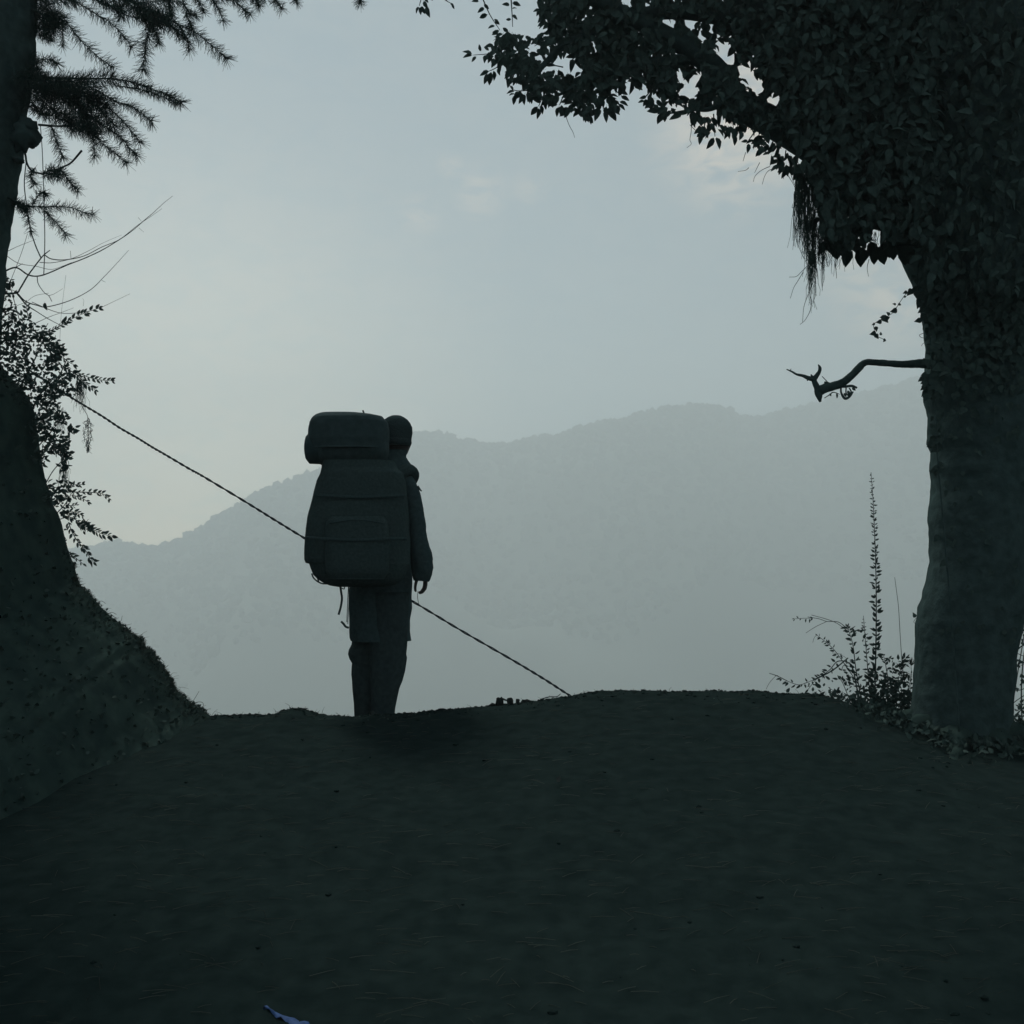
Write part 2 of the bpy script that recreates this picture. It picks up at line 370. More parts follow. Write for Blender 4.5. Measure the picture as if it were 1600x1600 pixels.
SHOOTS = [  # traced shoots: points, depth, needle length px, density
 ([(70, 25), (100, 32), (125, 62), (155, 90), (178, 106)], 5.2, 12, 1.3), ([(100, -10), (128, 8), (150, 22), (172, 35), (196, 60), (206, 74)], 5.3, 11, 1.3),
 ([(150, -15), (180, 15), (215, 28), (252, 28), (300, 48), (332, 72), (356, 93)], 5.0, 11, 1.5), ([(236, 22), (230, 60), (226, 85), (223, 110)], 5.0, 12, 1.5),
 ([(325, -10), (338, 8), (349, 32)], 5.1, 9, 1.2), ([(360, -5), (378, 12), (391, 23)], 5.1, 9, 1.1), ([(395, -8), (402, 5), (405, 10)], 5.2, 8, 1.1),
 ([(425, -10), (432, 2), (440, 13)], 5.1, 9, 1.2), ([(455, -10), (462, -2), (464, 3)], 5.1, 8, 1), ([(555, -18), (561, -4), (563, 4)], 5.1, 9, 1.2),
 ([(97, 30), (98, 50), (98, 72)], 5.3, 8, .9), ([(50, 100), (65, 93), (80, 94), (90, 100)], 5.3, 9, 1.6),
 ([(20, 122), (60, 126), (100, 127), (140, 124), (178, 122)], 5.1, 11, 3.2), ([(170, 122), (200, 127), (222, 133), (245, 142), (265, 150), (284, 161)], 5.1, 10, 1.9),
 ([(180, 134), (210, 138), (238, 145), (262, 155), (278, 162)], 5.15, 8, 1.3), ([(150, 140), (180, 158), (205, 166), (222, 178), (238, 190)], 5.2, 10, 1.6),
 ([(140, 145), (165, 165), (188, 185), (205, 205), (220, 222)], 5.2, 10, 1.5), ([(135, 180), (160, 195), (185, 212), (202, 230), (214, 243)], 5.2, 10, 1.5),
 ([(130, 190), (155, 220), (175, 236), (198, 255)], 5.2, 10, 1.4), ([(135, 195), (146, 220), (148, 245)], 5.25, 9, 1.3), ([(80, 195), (88, 220), (98, 246)], 5.25, 10, 1.3),
 ([(40, 140), (80, 150), (120, 165), (150, 190)], 5.25, 12, 3.6), ([(50, 130), (90, 140), (130, 150), (165, 165)], 5.3, 12, 3.6), ([(60, 150), (80, 170), (100, 185), (120, 200)], 5.3, 12, 3.2),
 ([(40, 115), (80, 135), (115, 135), (150, 137)], 5.35, 12, 3.6), ([(90, 130), (110, 150), (130, 175), (140, 205)], 5.2, 12, 3.2), ([(50, 160), (62, 175), (75, 180)], 5.3, 10, 1.6),
 ([(120, 140), (150, 160), (165, 185), (180, 200)], 5.35, 11, 2.4), ([(100, 175), (120, 195), (140, 200), (155, 205)], 5.35, 11, 2.4),
 ([(66, 272), (80, 265), (94, 266), (105, 278), (115, 290), (122, 297)], 5.3, 9, 1.8), ([(55, 262), (48, 275), (55, 288)], 5.3, 8, 1.4), ([(70, 275), (85, 270), (95, 272)], 5.25, 9, 2.2),
 ([(18, 318), (40, 322), (62, 323), (88, 323), (112, 325), (132, 332), (147, 335)], 5.3, 9, 1.3), ([(68, 328), (82, 342), (95, 356), (104, 368)], 5.3, 9, 1.2),
 ([(32, 318), (42, 335), (48, 362)], 5.35, 8, 1.2), ([(20, 312), (30, 318), (40, 325)], 5.3, 9, 2.0), ([(50, 322), (58, 308), (66, 300), (72, 305)], 5.3, 8, 1.4),
 ([(50, 0), (75, 15), (85, 25), (95, 30)], 5.3, 11, 3.4), ([(55, 45), (75, 45), (90, 35)], 5.3, 11, 3), ([(50, 20), (70, 30), (85, 45)], 5.35, 11, 3), ([(60, 55), (72, 58), (80, 62)], 5.3, 8, 1.4),
 ([(30, 60), (45, 80), (55, 95), (60, 108)], 5.3, 10, 1.6), ([(30, 100), (45, 112), (62, 118)], 5.3, 10, 2.4), ([(60, -5), (90, 0), (120, -2)], 5.3, 10, 2.2),
 ([(200, 5), (225, 20), (245, 30), (262, 28)], 5.05, 11, 3.6), ([(220, 15), (240, 28), (258, 35)], 5.15, 11, 3.4), ([(170, -5), (205, 2), (240, 2), (280, -2)], 5.2, 12, 2.8),
 ([(235, 40), (245, 55), (248, 68)], 5.1, 9, 1.5), ([(262, 35), (275, 48), (290, 60)], 5.1, 10, 1.5), ([(280, 40), (292, 60), (296, 78)], 5.1, 10, 1),
 ([(285, 0), (295, 20), (307, 24)], 5.1, 8, 1.3), ([(262, -5), (266, 15), (268, 25)], 5.15, 9, 1.6), ([(300, -8), (312, 5), (318, 19)], 5.1, 8, 1.2),
 ([(290, 20), (297, 38), (300, 45)], 5.1, 8, 1.2), ([(200, -8), (190, 12), (188, 25)], 5.2, 10, 1.5), ([(140, -10), (160, 5), (182, 10)], 5.2, 10, 1.6), ([(60, 175), (45, 165), (38, 158)], 5.3, 9, 1.6),
 ([(330, -12), (345, -4), (362, -2), (380, -6)], 5.15, 9, 1.4), ([(385, -12), (400, 0), (415, -4)], 5.15, 8, 1.2)]
def needle_into(mb, p, d, ln, r=.0013):
    d = np.array(Vector(d).normalized()); u = np.cross(d, [0, 1, .3]); u /= np.linalg.norm(u) + 1e-9; v = np.cross(d, u)
    o = [u, v * .87 - u * .5, -v * .87 - u * .5]
    mb.add([p + q * r for q in o] + [p + d * ln + q * r * .45 for q in o], [(0, 1, 4, 3), (1, 2, 5, 4), (2, 0, 3, 5)])
for pts, Y, nl, den in SHOOTS:
    pa = pxpath(pts, (Y + .05, Y - .08), 6); g = MB()
    tube(g, pa, [.0030, .0014], 5); sh = part('shoot', g, M['twig'], ct)
    ln = np.linalg.norm(np.diff(pa, axis=0), axis=1); cum = np.concatenate([[0], np.cumsum(ln)])
    nn = int(cum[-1] / S(1, Y) * 1.6 * den); g = MB()
    for i in range(nn):
        q = rng.random() * cum[-1]
        if i < 12: q = cum[-1] * (.97 + .03 * rng.random())
        p = np.array([np.interp(q, cum, pa[:, k]) for k in range(3)])
        i0 = min(int(np.searchsorted(cum, q)), len(pa) - 1); t = pa[min(i0, len(pa) - 1)] - pa[max(i0 - 1, 0)]
        if np.linalg.norm(t) < 1e-9: t = pa[-1] - pa[-2]
        t = t / (np.linalg.norm(t) + 1e-9); rr_ = nrg.normal(0, 1, 3); rr_ -= t * rr_.dot(t); rr_ /= np.linalg.norm(rr_) + 1e-9
        d = t * rng.uniform(.25, .85) + rr_ + np.array([0, 0, -.28])
        needle_into(g, p + rr_ * rng.random() * S(1.5 + 1.5 * den, Y) * (den > 2), d, S(nl * rng.uniform(1.0, 1.95), Y))
    part('needles', g, M['needle'], sh, kind='stuff')
for pts in ([(-10, 120), (60, 122), (175, 123)], [(-10, -20), (60, -15), (200, -5)], [(-10, 10), (50, 15), (72, 26)], [(30, 225), (39, 240), (42, 255), (50, 267), (66, 272)], [(5, 305), (20, 312), (32, 318)],
            [(200, -5), (300, -18), (440, -30), (560, -35)], [(200, -5), (225, 18), (236, 25)], [(60, 195), (100, 197), (135, 190)], [(128, 235), (110, 255), (92, 263)]):
    g = MB(); tube(g, pxpath(pts, 5.28, 6), [.011 if pts[0][0] < 0 else .006, .004], 6); part('branch', g, M['twig'], ct)

# ------------------------------------------------------------------ left shrub on the bank
sb = thing('leafy_shrub', 'small-leaved shrub with bare arching twigs growing out of the top of the left bank', 'shrub', P(-20, 720, 5.6))
TW = [ # bare arching twigs; widths px
 ([(-30, 435), (0, 427), (24, 418), (43, 429), (58, 431.5), (75, 427), (105, 414), (131, 404), (159, 391), (184, 376), (206, 361), (228, 342), (240, 332), (255, 318), (270, 306)], 2.9, .5),
 ([(69, 398), (80, 404.5), (101, 406), (131, 400), (159, 386), (187, 374), (215, 352), (236, 338), (253, 326)], 1.9, .4),
 ([(62, 410), (82, 410.5), (112, 404), (140, 391), (160, 380), (190, 367)], 1.2, .3), ([(4, 395), (28, 411), (56, 416), (79, 421), (97, 416), (112, 410)], 1.1, .4),
 ([(63, 195), (66, 235), (67.5, 275), (69, 320), (70, 370), (69.5, 400), (68.5, 428)], 1.3, 1.5), ([(41, 252), (38, 290), (44, 335), (48, 360), (56, 385), (64, 403)], 1.6, 2.0),
 ([(78, 391), (69, 398), (62, 406), (44, 430), (32, 450), (25, 458), (0, 459), (-25, 462)], 1.4, 3.4),
 ([(26, 457), (40, 471), (58, 477), (73, 479.5), (108, 470), (141, 453), (163, 432), (182, 412), (201, 391)], 2.2, .5), ([(26, 458), (41, 476), (56, 486), (75, 498), (94, 508)], 2.4, .8),
 ([(50, 472), (75, 483), (94, 489), (112, 489.5), (135, 487), (156, 481), (180, 470), (203, 459)], 1.2, .4), ([(58, 432), (60, 444), (69, 457), (76, 462), (81, 471)], 1.4, 1.0),
 ([(51, 507), (75, 496), (94, 489), (115, 481)], 1.1, .4), ([(43, 365), (36, 388), (28, 410), (17, 438)], .8, .8), ([(11, 393), (30, 384), (56, 374)], 1.0, .4), ([(11, 382), (10, 396), (3, 410), (-8, 420)], 1.3, 1.3),
 ([(103, 430), (98, 470), (95, 500), (93, 545)], .4, .4), ([(76, 462), (85, 459), (98, 451)], .8, .4), ([(76, 458), (55, 462), (40, 472), (15, 482)], .6, .6), ([(110, 392), (111, 404)], .7, .7), ([(24, 418), (35, 412)], 1.4, .8),
 ([(159, 438), (165, 441)], .6, .4), ([(217, 356), (225, 363)], .6, .3), ([(216, 340), (222, 347)], .6, .3), ([(56, 560), (62, 530), (75, 505)], 1, .8), ([(14, 440), (40, 540), (45, 600)], 1, 2), ([(130, 478), (131, 470), (129, 466)], .4, .3),
 ([(20, 660), (30, 610), (55, 560), (72, 520)], 3, 1.6), ([(35, 680), (60, 620), (90, 590), (105, 560)], 3, 1.4), ([(40, 720), (75, 680), (100, 650)], 2.4, 1.2), ([(60, 780), (80, 740), (100, 715), (108, 690), (109, 670)], 1.8, .8),
 ([(108, 690), (106, 675), (109, 668), (108, 700)], .8, .6), ([(80, 810), (100, 790), (112, 770)], 1.8, 1), ([(85, 815), (105, 808), (112, 815)], 1.6, 1), ([(0, 520), (40, 523), (70, 530), (95, 545), (100, 566)], 2, 1)]
for pts, w0, w1 in TW:
    g = MB(); tube(g, pxpath(pts, (5.55, 5.45), 5), [S(w0 / 2, 5.5), S(w1 / 2, 5.5)], 5, .12, 60); part('branch', g, M['twig'], sb)
SPR = [([(75, 519), (94, 509), (105, 502), (130, 490), (158, 480)], 6, 9), ([(100, 590), (120, 583), (140, 590), (160, 594), (177, 595)], 6, 8), ([(95, 570), (120, 586), (135, 600), (150, 610)], 6, 9),
       ([(100, 560), (108, 566), (116, 570)], 6, 9), ([(112, 769), (131, 769), (150, 770), (161, 772), (172, 780)], 6, 7.5), ([(112, 774), (125, 777), (139, 785)], 5, 7), ([(105, 806), (118, 812), (131, 821), (145, 827), (159, 834), (176, 838)], 5, 10),
       ([(107, 816), (112, 830), (120, 844), (128, 853), (135, 862), (141, 872), (146, 878)], 5, 9), ([(97, 859), (107, 865), (116, 870), (131, 882)], 6, 8), ([(103, 789), (112, 790), (120, 789)], 5, 7), ([(100, 800), (115, 800), (128, 805)], 5, 8),
       ([(45, 500), (42, 485), (41, 473)], 6, 9), ([(38, 520), (36, 505), (34, 492)], 6, 9), ([(92, 540), (94, 553), (93, 560), (88, 575)], 6, 9), ([(75, 540), (88, 545), (96, 552)], 6, 9), ([(20, 450), (14, 440), (10, 436)], 5, 9), ([(105, 765), (115, 758), (130, 757)], 5, 7)]
cnt = 0
for pts, step, ll in SPR:
    pa = pxpath(pts, 5.45, 6); g = MB(); tube(g, pa, [S(.8, 5.45), S(.35, 5.45)], 4); part('twig', g, M['twig'], sb)
    Lp = sum(math.dist(a, b) for a, b in zip(pts[:-1], pts[1:])); k = max(3, int(Lp / step * 1.9))
    for i in range(k + 1):
        f_ = min(1, max(0, (i + rng.uniform(-.4, .4)) / k)); j = min(int(f_ * (len(pa) - 1)), len(pa) - 2); t = pa[j + 1] - pa[j]; t = Vector(t).normalized()
        perp = Vector((-t.z, 0, t.x)) * (1 if i % 2 else -1)
        d = t * (1.0 if i < k else 2) + perp * (rng.uniform(.5, 1.1) if i < k else 0) + Vector((0, rng.uniform(-.4, .4), 0))
        leaf_obj('narrow', pa[j], d, S(ll * rng.uniform(.7, 1.35), 5.45), sb, .45, rng.uniform(1., 1.5)); cnt += 1
CL = [(3, 445, 15, 26), (12, 462, 10, 14), (4, 500, 22, 60), (14, 485, 10, 14), (22, 522, 18, 40), (40, 508, 10, 16), (60, 522, 14, 34), (38, 528, 14, 24), (75, 535, 14, 40), (88, 552, 12, 40), (80, 570, 13, 40), (50, 560, 18, 26), (18, 560, 24, 90),
      (100, 592, 12, 30), (56, 592, 20, 40), (86, 606, 17, 70), (40, 612, 20, 60), (73, 640, 20, 60), (92, 652, 12, 26), (60, 668, 18, 60), (82, 690, 20, 80), (96, 700, 12, 40), (104, 712, 7, 14), (58, 715, 14, 36), (100, 760, 12, 22), (75, 765, 11, 26),
      (84, 782, 13, 34), (98, 775, 12, 26), (100, 730, 7, 12), (132, 822, 9, 20), (112, 672, 6, 10), (70, 625, 16, 30), (100, 800, 8, 12), (25, 590, 24, 80), (8, 530, 20, 60), (113, 610, 8, 12)]
g = MB()
for cx, cy, r, n in CL:
    for i in range(int(n * 1.75)):
        a = rng.random() * 6.283; q = r * math.sqrt(rng.random()); Y = 5.5 + rng.gauss(0, .12)
        leaf_into(g, 'narrow', P(cx + q * math.cos(a), cy + q * math.sin(a), Y), Vector((rng.gauss(.3, 1), rng.gauss(0, .6), rng.gauss(0, .8))), S(rng.uniform(6, 11), Y), .6, rng.uniform(1, 1.7))
part('foliage', g, M['leaf'], sb, kind='stuff')
leaf_obj('broad', P(69, 471, 5.5), pdir(.3, 1), S(15, 5.5), sb, .2, 1.2)
leaf_obj('broad', P(12, 455, 5.5), pdir(.15, -1), S(15, 5.5), sb, .2, 1.3)
leaf_obj('broad', P(111, 662, 5.5), pdir(-.2, 1), S(15, 5.5), sb, .2, 1.4)
# lichen tufts hanging from the shrub
def strands(mb, x0, x1, y0, ln, Y, n, wpx=.55, sway=2.5, segs=5):
    for i in range(n):
        x = rng.uniform(x0, x1); l = ln * rng.uniform(.35, 1); yy = y0 + rng.uniform(-4, 6); pts = []; dx = rng.gauss(0, sway)
        d = Y + rng.gauss(0, .05)
        for k in range(segs + 1):
            f_ = k / segs; pts.append(P(x + dx * f_ + rng.gauss(0, sway * .35) * f_, yy + l * f_, d))
        tube(mb, pts, [S(wpx * .5, Y), S(wpx * .3, Y)], 3, cap=False)
g = MB(); strands(g, 120, 131, 592, 50, 5.6, 60, .6, 5); strands(g, 96, 104, 712, 62, 5.6, 34, .6, 3); strands(g, 84, 100, 640, 40, 5.6, 30, .6, 4); strands(g, 60, 75, 650, 34, 5.6, 30, .6, 4); strands(g, 12, 24, 492, 18, 5.6, 14, .6, 4)
for i in range(110):   # the pointed tuft on its own
    f_ = rng.random(); wd = 7 * math.sin(math.pi * min(1, f_ * 1.15)) ** .8 + .6
    x = 137.5 + rng.uniform(-wd, wd); y = 652 + f_ * 50
    tube(g, [P(x, y, 5.6), P(x + rng.gauss(0, 2.2), y + 3, 5.6), P(x + rng.gauss(0, 2.5), y + 7, 5.6)], [S(.4, 5.6), S(.2, 5.6)], 3, cap=False)
tube(g, pxpath([(128, 634), (133, 643), (137, 652), (138.5, 680), (139, 707)], 5.6, 5), [S(.5, 5.6), S(.4, 5.6)], 4)
tag(part('hanging_lichen', g, M['moss'], kind='stuff'), 'wispy lichen tufts dangling from the twigs of the left shrub', 'lichen')

# ------------------------------------------------------------------ rope
RP = [(40, 575), (101, 615), (129, 632), (159, 650), (187.5, 669), (215.6, 685), (238, 699), (262.5, 713), (300, 735), (320, 746), (385, 785), (430, 813), (477.5, 842), (560, 891), (645, 940), (720, 985), (800, 1031), (850, 1061), (892, 1088), (930, 1112)]
rt = thing('rope', 'long dark twisted line slanting down behind the hiker from the left shrub to the crest', 'rope', P(892, 1100, 6.2))
pa = pxpath(RP, (6.9, 6.3), 22)
for s in (0, math.pi):
    q = pa.copy(); t = np.arange(len(pa)); q[:, 0] += np.sin(t * .55 + s) * .0022; q[:, 2] += np.cos(t * .55 + s) * .0042
    q[:, 1] += np.sin(t * .55 + s) * .003
    g = MB(); tube(g, q, [.0042, .0036], 5); part('strand', g, M['rope'], rt)

# ------------------------------------------------------------------ big tree on the right
YT = 5.4
bt = thing('broadleaf_tree', 'huge dark trunk with overhanging broad-leaved boughs filling the right side', 'tree', P(1500, 1175, YT))
TR = [(1260, 1390, 1600), (1200, 1392, 1600), (1170, 1412, 1582), (1150, 1422, 1572), (1100, 1429, 1575), (1073, 1432, 1577), (1045, 1434, 1579), (1017, 1435, 1581), (990, 1435, 1588), (972, 1436, 1592), (950, 1440, 1596), (933, 1445, 1598), (907, 1452, 1599), (879, 1458, 1598), (854, 1459, 1596), (835, 1457, 1594), (815, 1456, 1593),
      (790, 1457, 1593), (770, 1461, 1595), (749, 1462, 1597), (732, 1458, 1598), (717, 1460, 1599), (704, 1461, 1600), (690, 1455, 1601), (660, 1455, 1601), (646, 1455, 1602), (622, 1449, 1603), (600, 1447, 1605), (580, 1449, 1607), (540, 1451, 1612), (510, 1448, 1615), (480, 1444, 1620), (440, 1436, 1630), (400, 1425, 1640), (340, 1410, 1655), (260, 1395, 1680), (150, 1390, 1700), (0, 1395, 1720), (-200, 1410, 1740), (-700, 1440, 1760)]
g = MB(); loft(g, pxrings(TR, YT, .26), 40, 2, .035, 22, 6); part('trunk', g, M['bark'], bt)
def limb(pts, Y, rad, namp=.05, name='bough'):
    g = MB(); tube(g, pxpath(pts, Y, 8), [S(r, (Y[0] if isinstance(Y, tuple) else Y)) for r in rad], 20, namp, 14); return part(name, g, M['bark'], bt)
limb([(1520, 560), (1502, 430), (1430, 300), (1335, 195), (1262, 90), (1215, 10), (1165, -90), (1080, -250)], (5.4, 5.1), (60, 74, 70, 66, 62, 55, 48, 30))
limb([(1480, 420), (1400, 315), (1290, 240), (1215, 195), (1170, 172), (1146, 152), (1128, 122), (1095, 88), (1030, 50), (950, 10), (860, -30)], (5.3, 5.0), (34, 34, 28, 24, 22, 20, 19, 17, 14, 11, 8))
limb([(1530, 480), (1480, 300), (1420, 150), (1380, 0), (1350, -250)], (5.5, 5.6), (70, 80, 85, 80, 60))
limb([(1340, 190), (1330, 250), (1345, 300)], (5.2, 5.2), (30, 48, 42))
limb([(1262, 90), (1140, 30), (1020, 20), (900, 60), (840, 110)], (5.2, 5.0), (18, 14, 11, 7, 4), name='branch')
limb([(1095, 88), (1010, 100), (930, 120), (870, 150)], (5.1, 5.0), (9, 7, 4, 2), name='branch')
limb([(1146, 152), (1110, 170), (1080, 172), (1040, 178)], (5.1, 5.0), (6, 4, 2, 1.2), name='branch')
for a_, l_ in ((200, .5), (245, .55), (290, .5), (330, .55), (20, .4), (160, .5)):
    c = P(1500, 1150, YT); ca, sa = math.cos(R(a_)), math.sin(R(a_)); q_ = []
    for f_ in (0, .3, .6, 1.0):
        x = c.x + ca * (.10 + l_ * f_); y = YT + sa * (.10 + l_ * f_); q_.append(Vector((x, y, ground_z(x, y) + .09 * (1 - f_) ** 2 - .035)))
    g = MB(); tube(g, catmull(q_, 6), [.13, .075, .045, .02], 12, .2, 14); part('root', g, M['bankm'], bt)
g = MB()   # dead broken branch
def add_t(pts, rad): tube(g, pxpath(pts, 5.3, 6), [S(r, 5.3) for r in rad], 10, .10, 40, True, None, 3)
add_t([(1475, 569), (1452, 569), (1434, 568), (1420, 569), (1406, 569), (1378, 567), (1356, 565.8), (1348, 569), (1342, 575), (1331, 586.5), (1316, 598), (1301, 603.5), (1288, 607), (1280, 611)], (9, 8, 7, 6, 5.4, 5.2, 5, 5.3, 5.8, 5.8, 6.2, 7, 7.6, 7.5))
add_t([(1286, 606), (1279, 611), (1280, 620), (1281.5, 628)], (5, 7, 5, 1.8))
add_t([(1281, 612), (1276, 604), (1272, 594), (1276, 587), (1280, 581), (1281, 575), (1278.5, 569.5)], (6.5, 5, 4.2, 3.6, 3, 2.6, .9))
add_t([(1273, 593), (1264, 591), (1254, 587), (1245, 585), (1237.5, 580.8), (1229, 577)], (4.2, 3.6, 2.4, 1.9, 1.5, .8))
add_t([(1235, 579), (1236, 576)], (.8, .4)); add_t([(1294, 598), (1284.5, 588)], (.8, .6)); add_t([(1295, 600), (1288, 597)], (3, 1.5)); add_t([(1264, 591), (1261, 595)], (2, .8)); add_t([(1270, 590), (1267, 585)], (2.4, 1))
add_t([(1308, 603), (1320, 604), (1331, 603), (1339, 606)], (3, 2.2, 2, 1.6)); add_t([(1314, 605), (1314.5, 614), (1320, 622.5), (1327, 620), (1333, 612)], (1.4, 1.6, 2.2, 2, 1.2))
add_t([(1322, 606), (1322, 614), (1326, 619)], (1.2, 1, 1)); add_t([(1327, 606), (1330, 613), (1325, 617)], (1, 1.4, 1.6)); add_t([(1288, 622), (1296, 617), (1302, 613), (1312, 616)], (.6, .9, .9, .5))
br = part('broken_branch', g, M['bark'], bt)
for a in ((1307, 613, .1, 1, 10), (1296, 614, .3, .6, 6), (1318, 613, .4, .7, 9), (1324, 609, .3, .8, 9), (1330, 605, .7, .5, 9)):
    leaf_obj('narrow', P(a[0], a[1], 5.3), pdir(a[2], a[3]), S(a[4], 5.3), br, .3, 1.7)

# boundary sprigs with individual leaves
NL = [0]
def drop_leaf(px, py, dx, dy, ln, Y=5.0, tpl='broad', wid=1.0, tilt=.35):
    if NL[0] < 296:
        NL[0] += 1; leaf_obj(tpl, P(px, py, Y), pdir(dx, dy, rng.gauss(0, .35) * math.hypot(dx, dy)), S(ln, Y), bt, tilt, wid)
BSP = [([(751, -10), (765, 22), (781, 47)], [(750, 2, -1, .1, 14), (755, 5, 1, .8, 13), (758, 11, -.8, .7, 16), (764, 22, -1, .1, 19), (770, 30, 1, .3, 13), (775, 40, -1, .3, 14), (772, 32, .9, .5, 11), (781, 47, -.6, .2, 9)]),
 ([(798, -10), (800, 20), (801, 42)], [(798, 4, 1, .1, 18), (798, 8, -1, .1, 15), (799, 14, 1, -.3, 10), (800, 22, .8, .9, 13), (800, 30, -1, -.1, 11)]),
 ([(795, 74), (770, 83), (740, 86)], [(740, 86, -1, -.35, 19), (740, 86, -1, .15, 18), (745, 87, -.7, .8, 13), (752, 82, -.3, -.9, 13), (760, 84, -.2, 1, 18), (768, 82, -.3, 1, 18), (765, 80, -.6, -.5, 12), (775, 82, .1, 1, 18), (783, 80, .2, 1, 17)]),
 ([(790, 95), (775, 106), (762, 112)], [(766, 110, -.8, .3, 18), (768, 109, -.2, 1, 24), (771, 108, .1, 1, 18), (762, 112, -.3, 1, 20), (762, 113, -1, .3, 14), (778, 104, .2, 1, 14)]),
 ([(800, 95), (797, 110), (795, 118)], [(795, 100, .2, 1, 18), (795, 110, -.3, 1, 16), (797, 108, .5, 1, 14)]),
 ([(835, 118), (822, 130), (818, 140)], [(822, 126, .1, 1, 18), (826, 132, -.6, 1, 16)]),
 ([(835, 140), (812, 142), (800, 140)], [(803, 141, -.6, -.6, 10), (806, 142, -1, .3, 16), (812, 143, -.5, .5, 14), (820, 146, -.5, 1, 22), (828, 142, -.2, 1, 20)]),
 ([(850, 148), (844, 160), (842, 166)], [(842, 164, -1, .9, 22), (842, 166, -.1, 1, 20), (844, 162, .3, 1, 17), (846, 160, -1, -.1, 14)]),
 ([(880, 150), (876, 160), (874, 164)], [(873, 163, -1, .15, 16), (873, 165, -.2, 1, 18), (876, 162, .4, 1, 16), (874, 164, .15, 1, 19)]),
 ([(905, 155), (912, 165), (914, 172)], [(902, 160, -.8, .6, 14), (906, 166, -.4, 1, 16), (910, 170, .2, 1, 17), (914, 170, .3, 1, 22), (920, 165, .3, 1, 16)]),
 ([(940, 160), (944, 172)], [(938, 168, -.3, 1, 20), (944, 172, .2, 1, 21), (950, 170, .6, .9, 18), (958, 168, .6, .8, 17), (964, 162, .8, .5, 17)]),
 ([(960, 140), (972, 150)], [(966, 142, 1, .2, 18), (968, 150, 1, .35, 18), (966, 158, 1, .5, 18), (970, 132, .8, -.2, 12)]),
 ([(1010, 150), (1018, 140)], [(1000, 135, -.2, 1, 10), (1012, 150, -1, .3, 14), (1008, 157, -1, .4, 13)]),
 ([(1080, 172), (1050, 177), (1026, 168), (1020, 160)], [(1036, 173, -1, 0, 26), (1048, 177, -.9, .5, 27), (1048, 173, .8, -.1, 9), (1068, 178, -1, .4, 25), (1020, 162, .5, .8, 18)]),
 ([(1092, 165), (1088, 178)], [(1086, 176, -.2, 1, 22), (1092, 176, .3, 1, 22), (1084, 172, -.4, 1, 18)]),
 ([(1115, 178), (1116, 200), (1117, 212)], [(1110, 186, -1, .4, 14), (1114, 195, -1, 1, 20), (1112, 205, -1, .8, 16), (1117, 212, -.6, 1, 24), (1118, 212, .3, 1, 24), (1120, 200, .8, .9, 18), (1122, 192, .7, 1, 22)]),
 ([(1102, 190), (1098, 208)], [(1100, 198, -.5, 1, 22), (1096, 208, -.2, 1, 20), (1096, 206, -1, .9, 12)]),
 ([(1144, 185), (1146, 200)], [(1142, 196, .15, 1, 28), (1138, 196, -.2, 1, 22), (1132, 195, .4, 1, 24)]),
 ([(1180, 205), (1172, 216), (1168, 222)], [(1170, 220, -1, .2, 13), (1170, 222, -.1, 1, 18), (1176, 218, .3, 1, 16)]),
 ([(1195, 215), (1194, 230)], [(1192, 228, -.6, .9, 20), (1200, 226, -.8, 1, 22), (1188, 220, -.9, .7, 16)]),
 ([(1210, 225), (1206, 238)], [(1206, 240, -.1, 1, 20), (1203, 238, -1, .3, 12), (1212, 238, .5, 1, 18), (1216, 244, .3, 1, 22)]),
 ([(1228, 235), (1226, 250)], [(1224, 252, -.3, 1, 22), (1228, 254, .2, 1, 22), (1232, 246, .5, 1, 18), (1220, 246, -.3, 1, 20)]),
 ([(1245, 248), (1244, 260)], [(1243, 254, -.1, 1, 20), (1248, 262, .1, 1, 22), (1252, 262, -.4, 1, 22), (1248, 268, .3, 1, 20)]),
 ([(662, -25), (658, -2), (655, 9)], [(656, 9, -.8, .8, 15), (656, 9, .1, 1, 14), (657, 8, .5, 1, 16), (661, 0, .5, 1, 17), (665, 8, .3, 1, 22), (660, -6, .7, .7, 14)]),
 ([(685, -20), (694, -2), (706, 6)], [(692, -3, 1, .3, 14), (703, 4, .6, .6, 10), (706, 6, .5, 1, 9), (668, -8, .7, .7, 12)]),
 ([(870, 60), (850, 65), (835, 72)], [(848, 70, -1, .2, 20), (845, 68, -1, -.3, 20), (838, 75, .6, .9, 18), (830, 78, -.8, -.2, 16), (852, 75, .3, 1, 20)]),
 ([(880, 105), (858, 100), (848, 95)], [(852, 97, -.3, -1, 14), (862, 102, .2, -.9, 14), (848, 96, -1, .4, 14)]),
 ([(890, 68), (878, 72), (870, 78)], [(872, 76, -1, -.3, 16), (874, 75, .2, 1, 18), (870, 78, -.3, 1, 20), (880, 70, .7, 1, 20), (886, 75, -.4, 1, 18)]),
 ([(870, 10), (850, 18), (840, 22)], [(846, 15, -1, .2, 14), (842, 14, -.3, 1, 12), (848, 20, .1, 1, 14)])]
for tw, lv in BSP:
    g = MB(); tube(g, pxpath(tw, 5.0, 4), [S(1.1, 5), S(.5, 5)], 4); part('twig', g, M['twig'], bt)
    for a in lv: drop_leaf(*a)
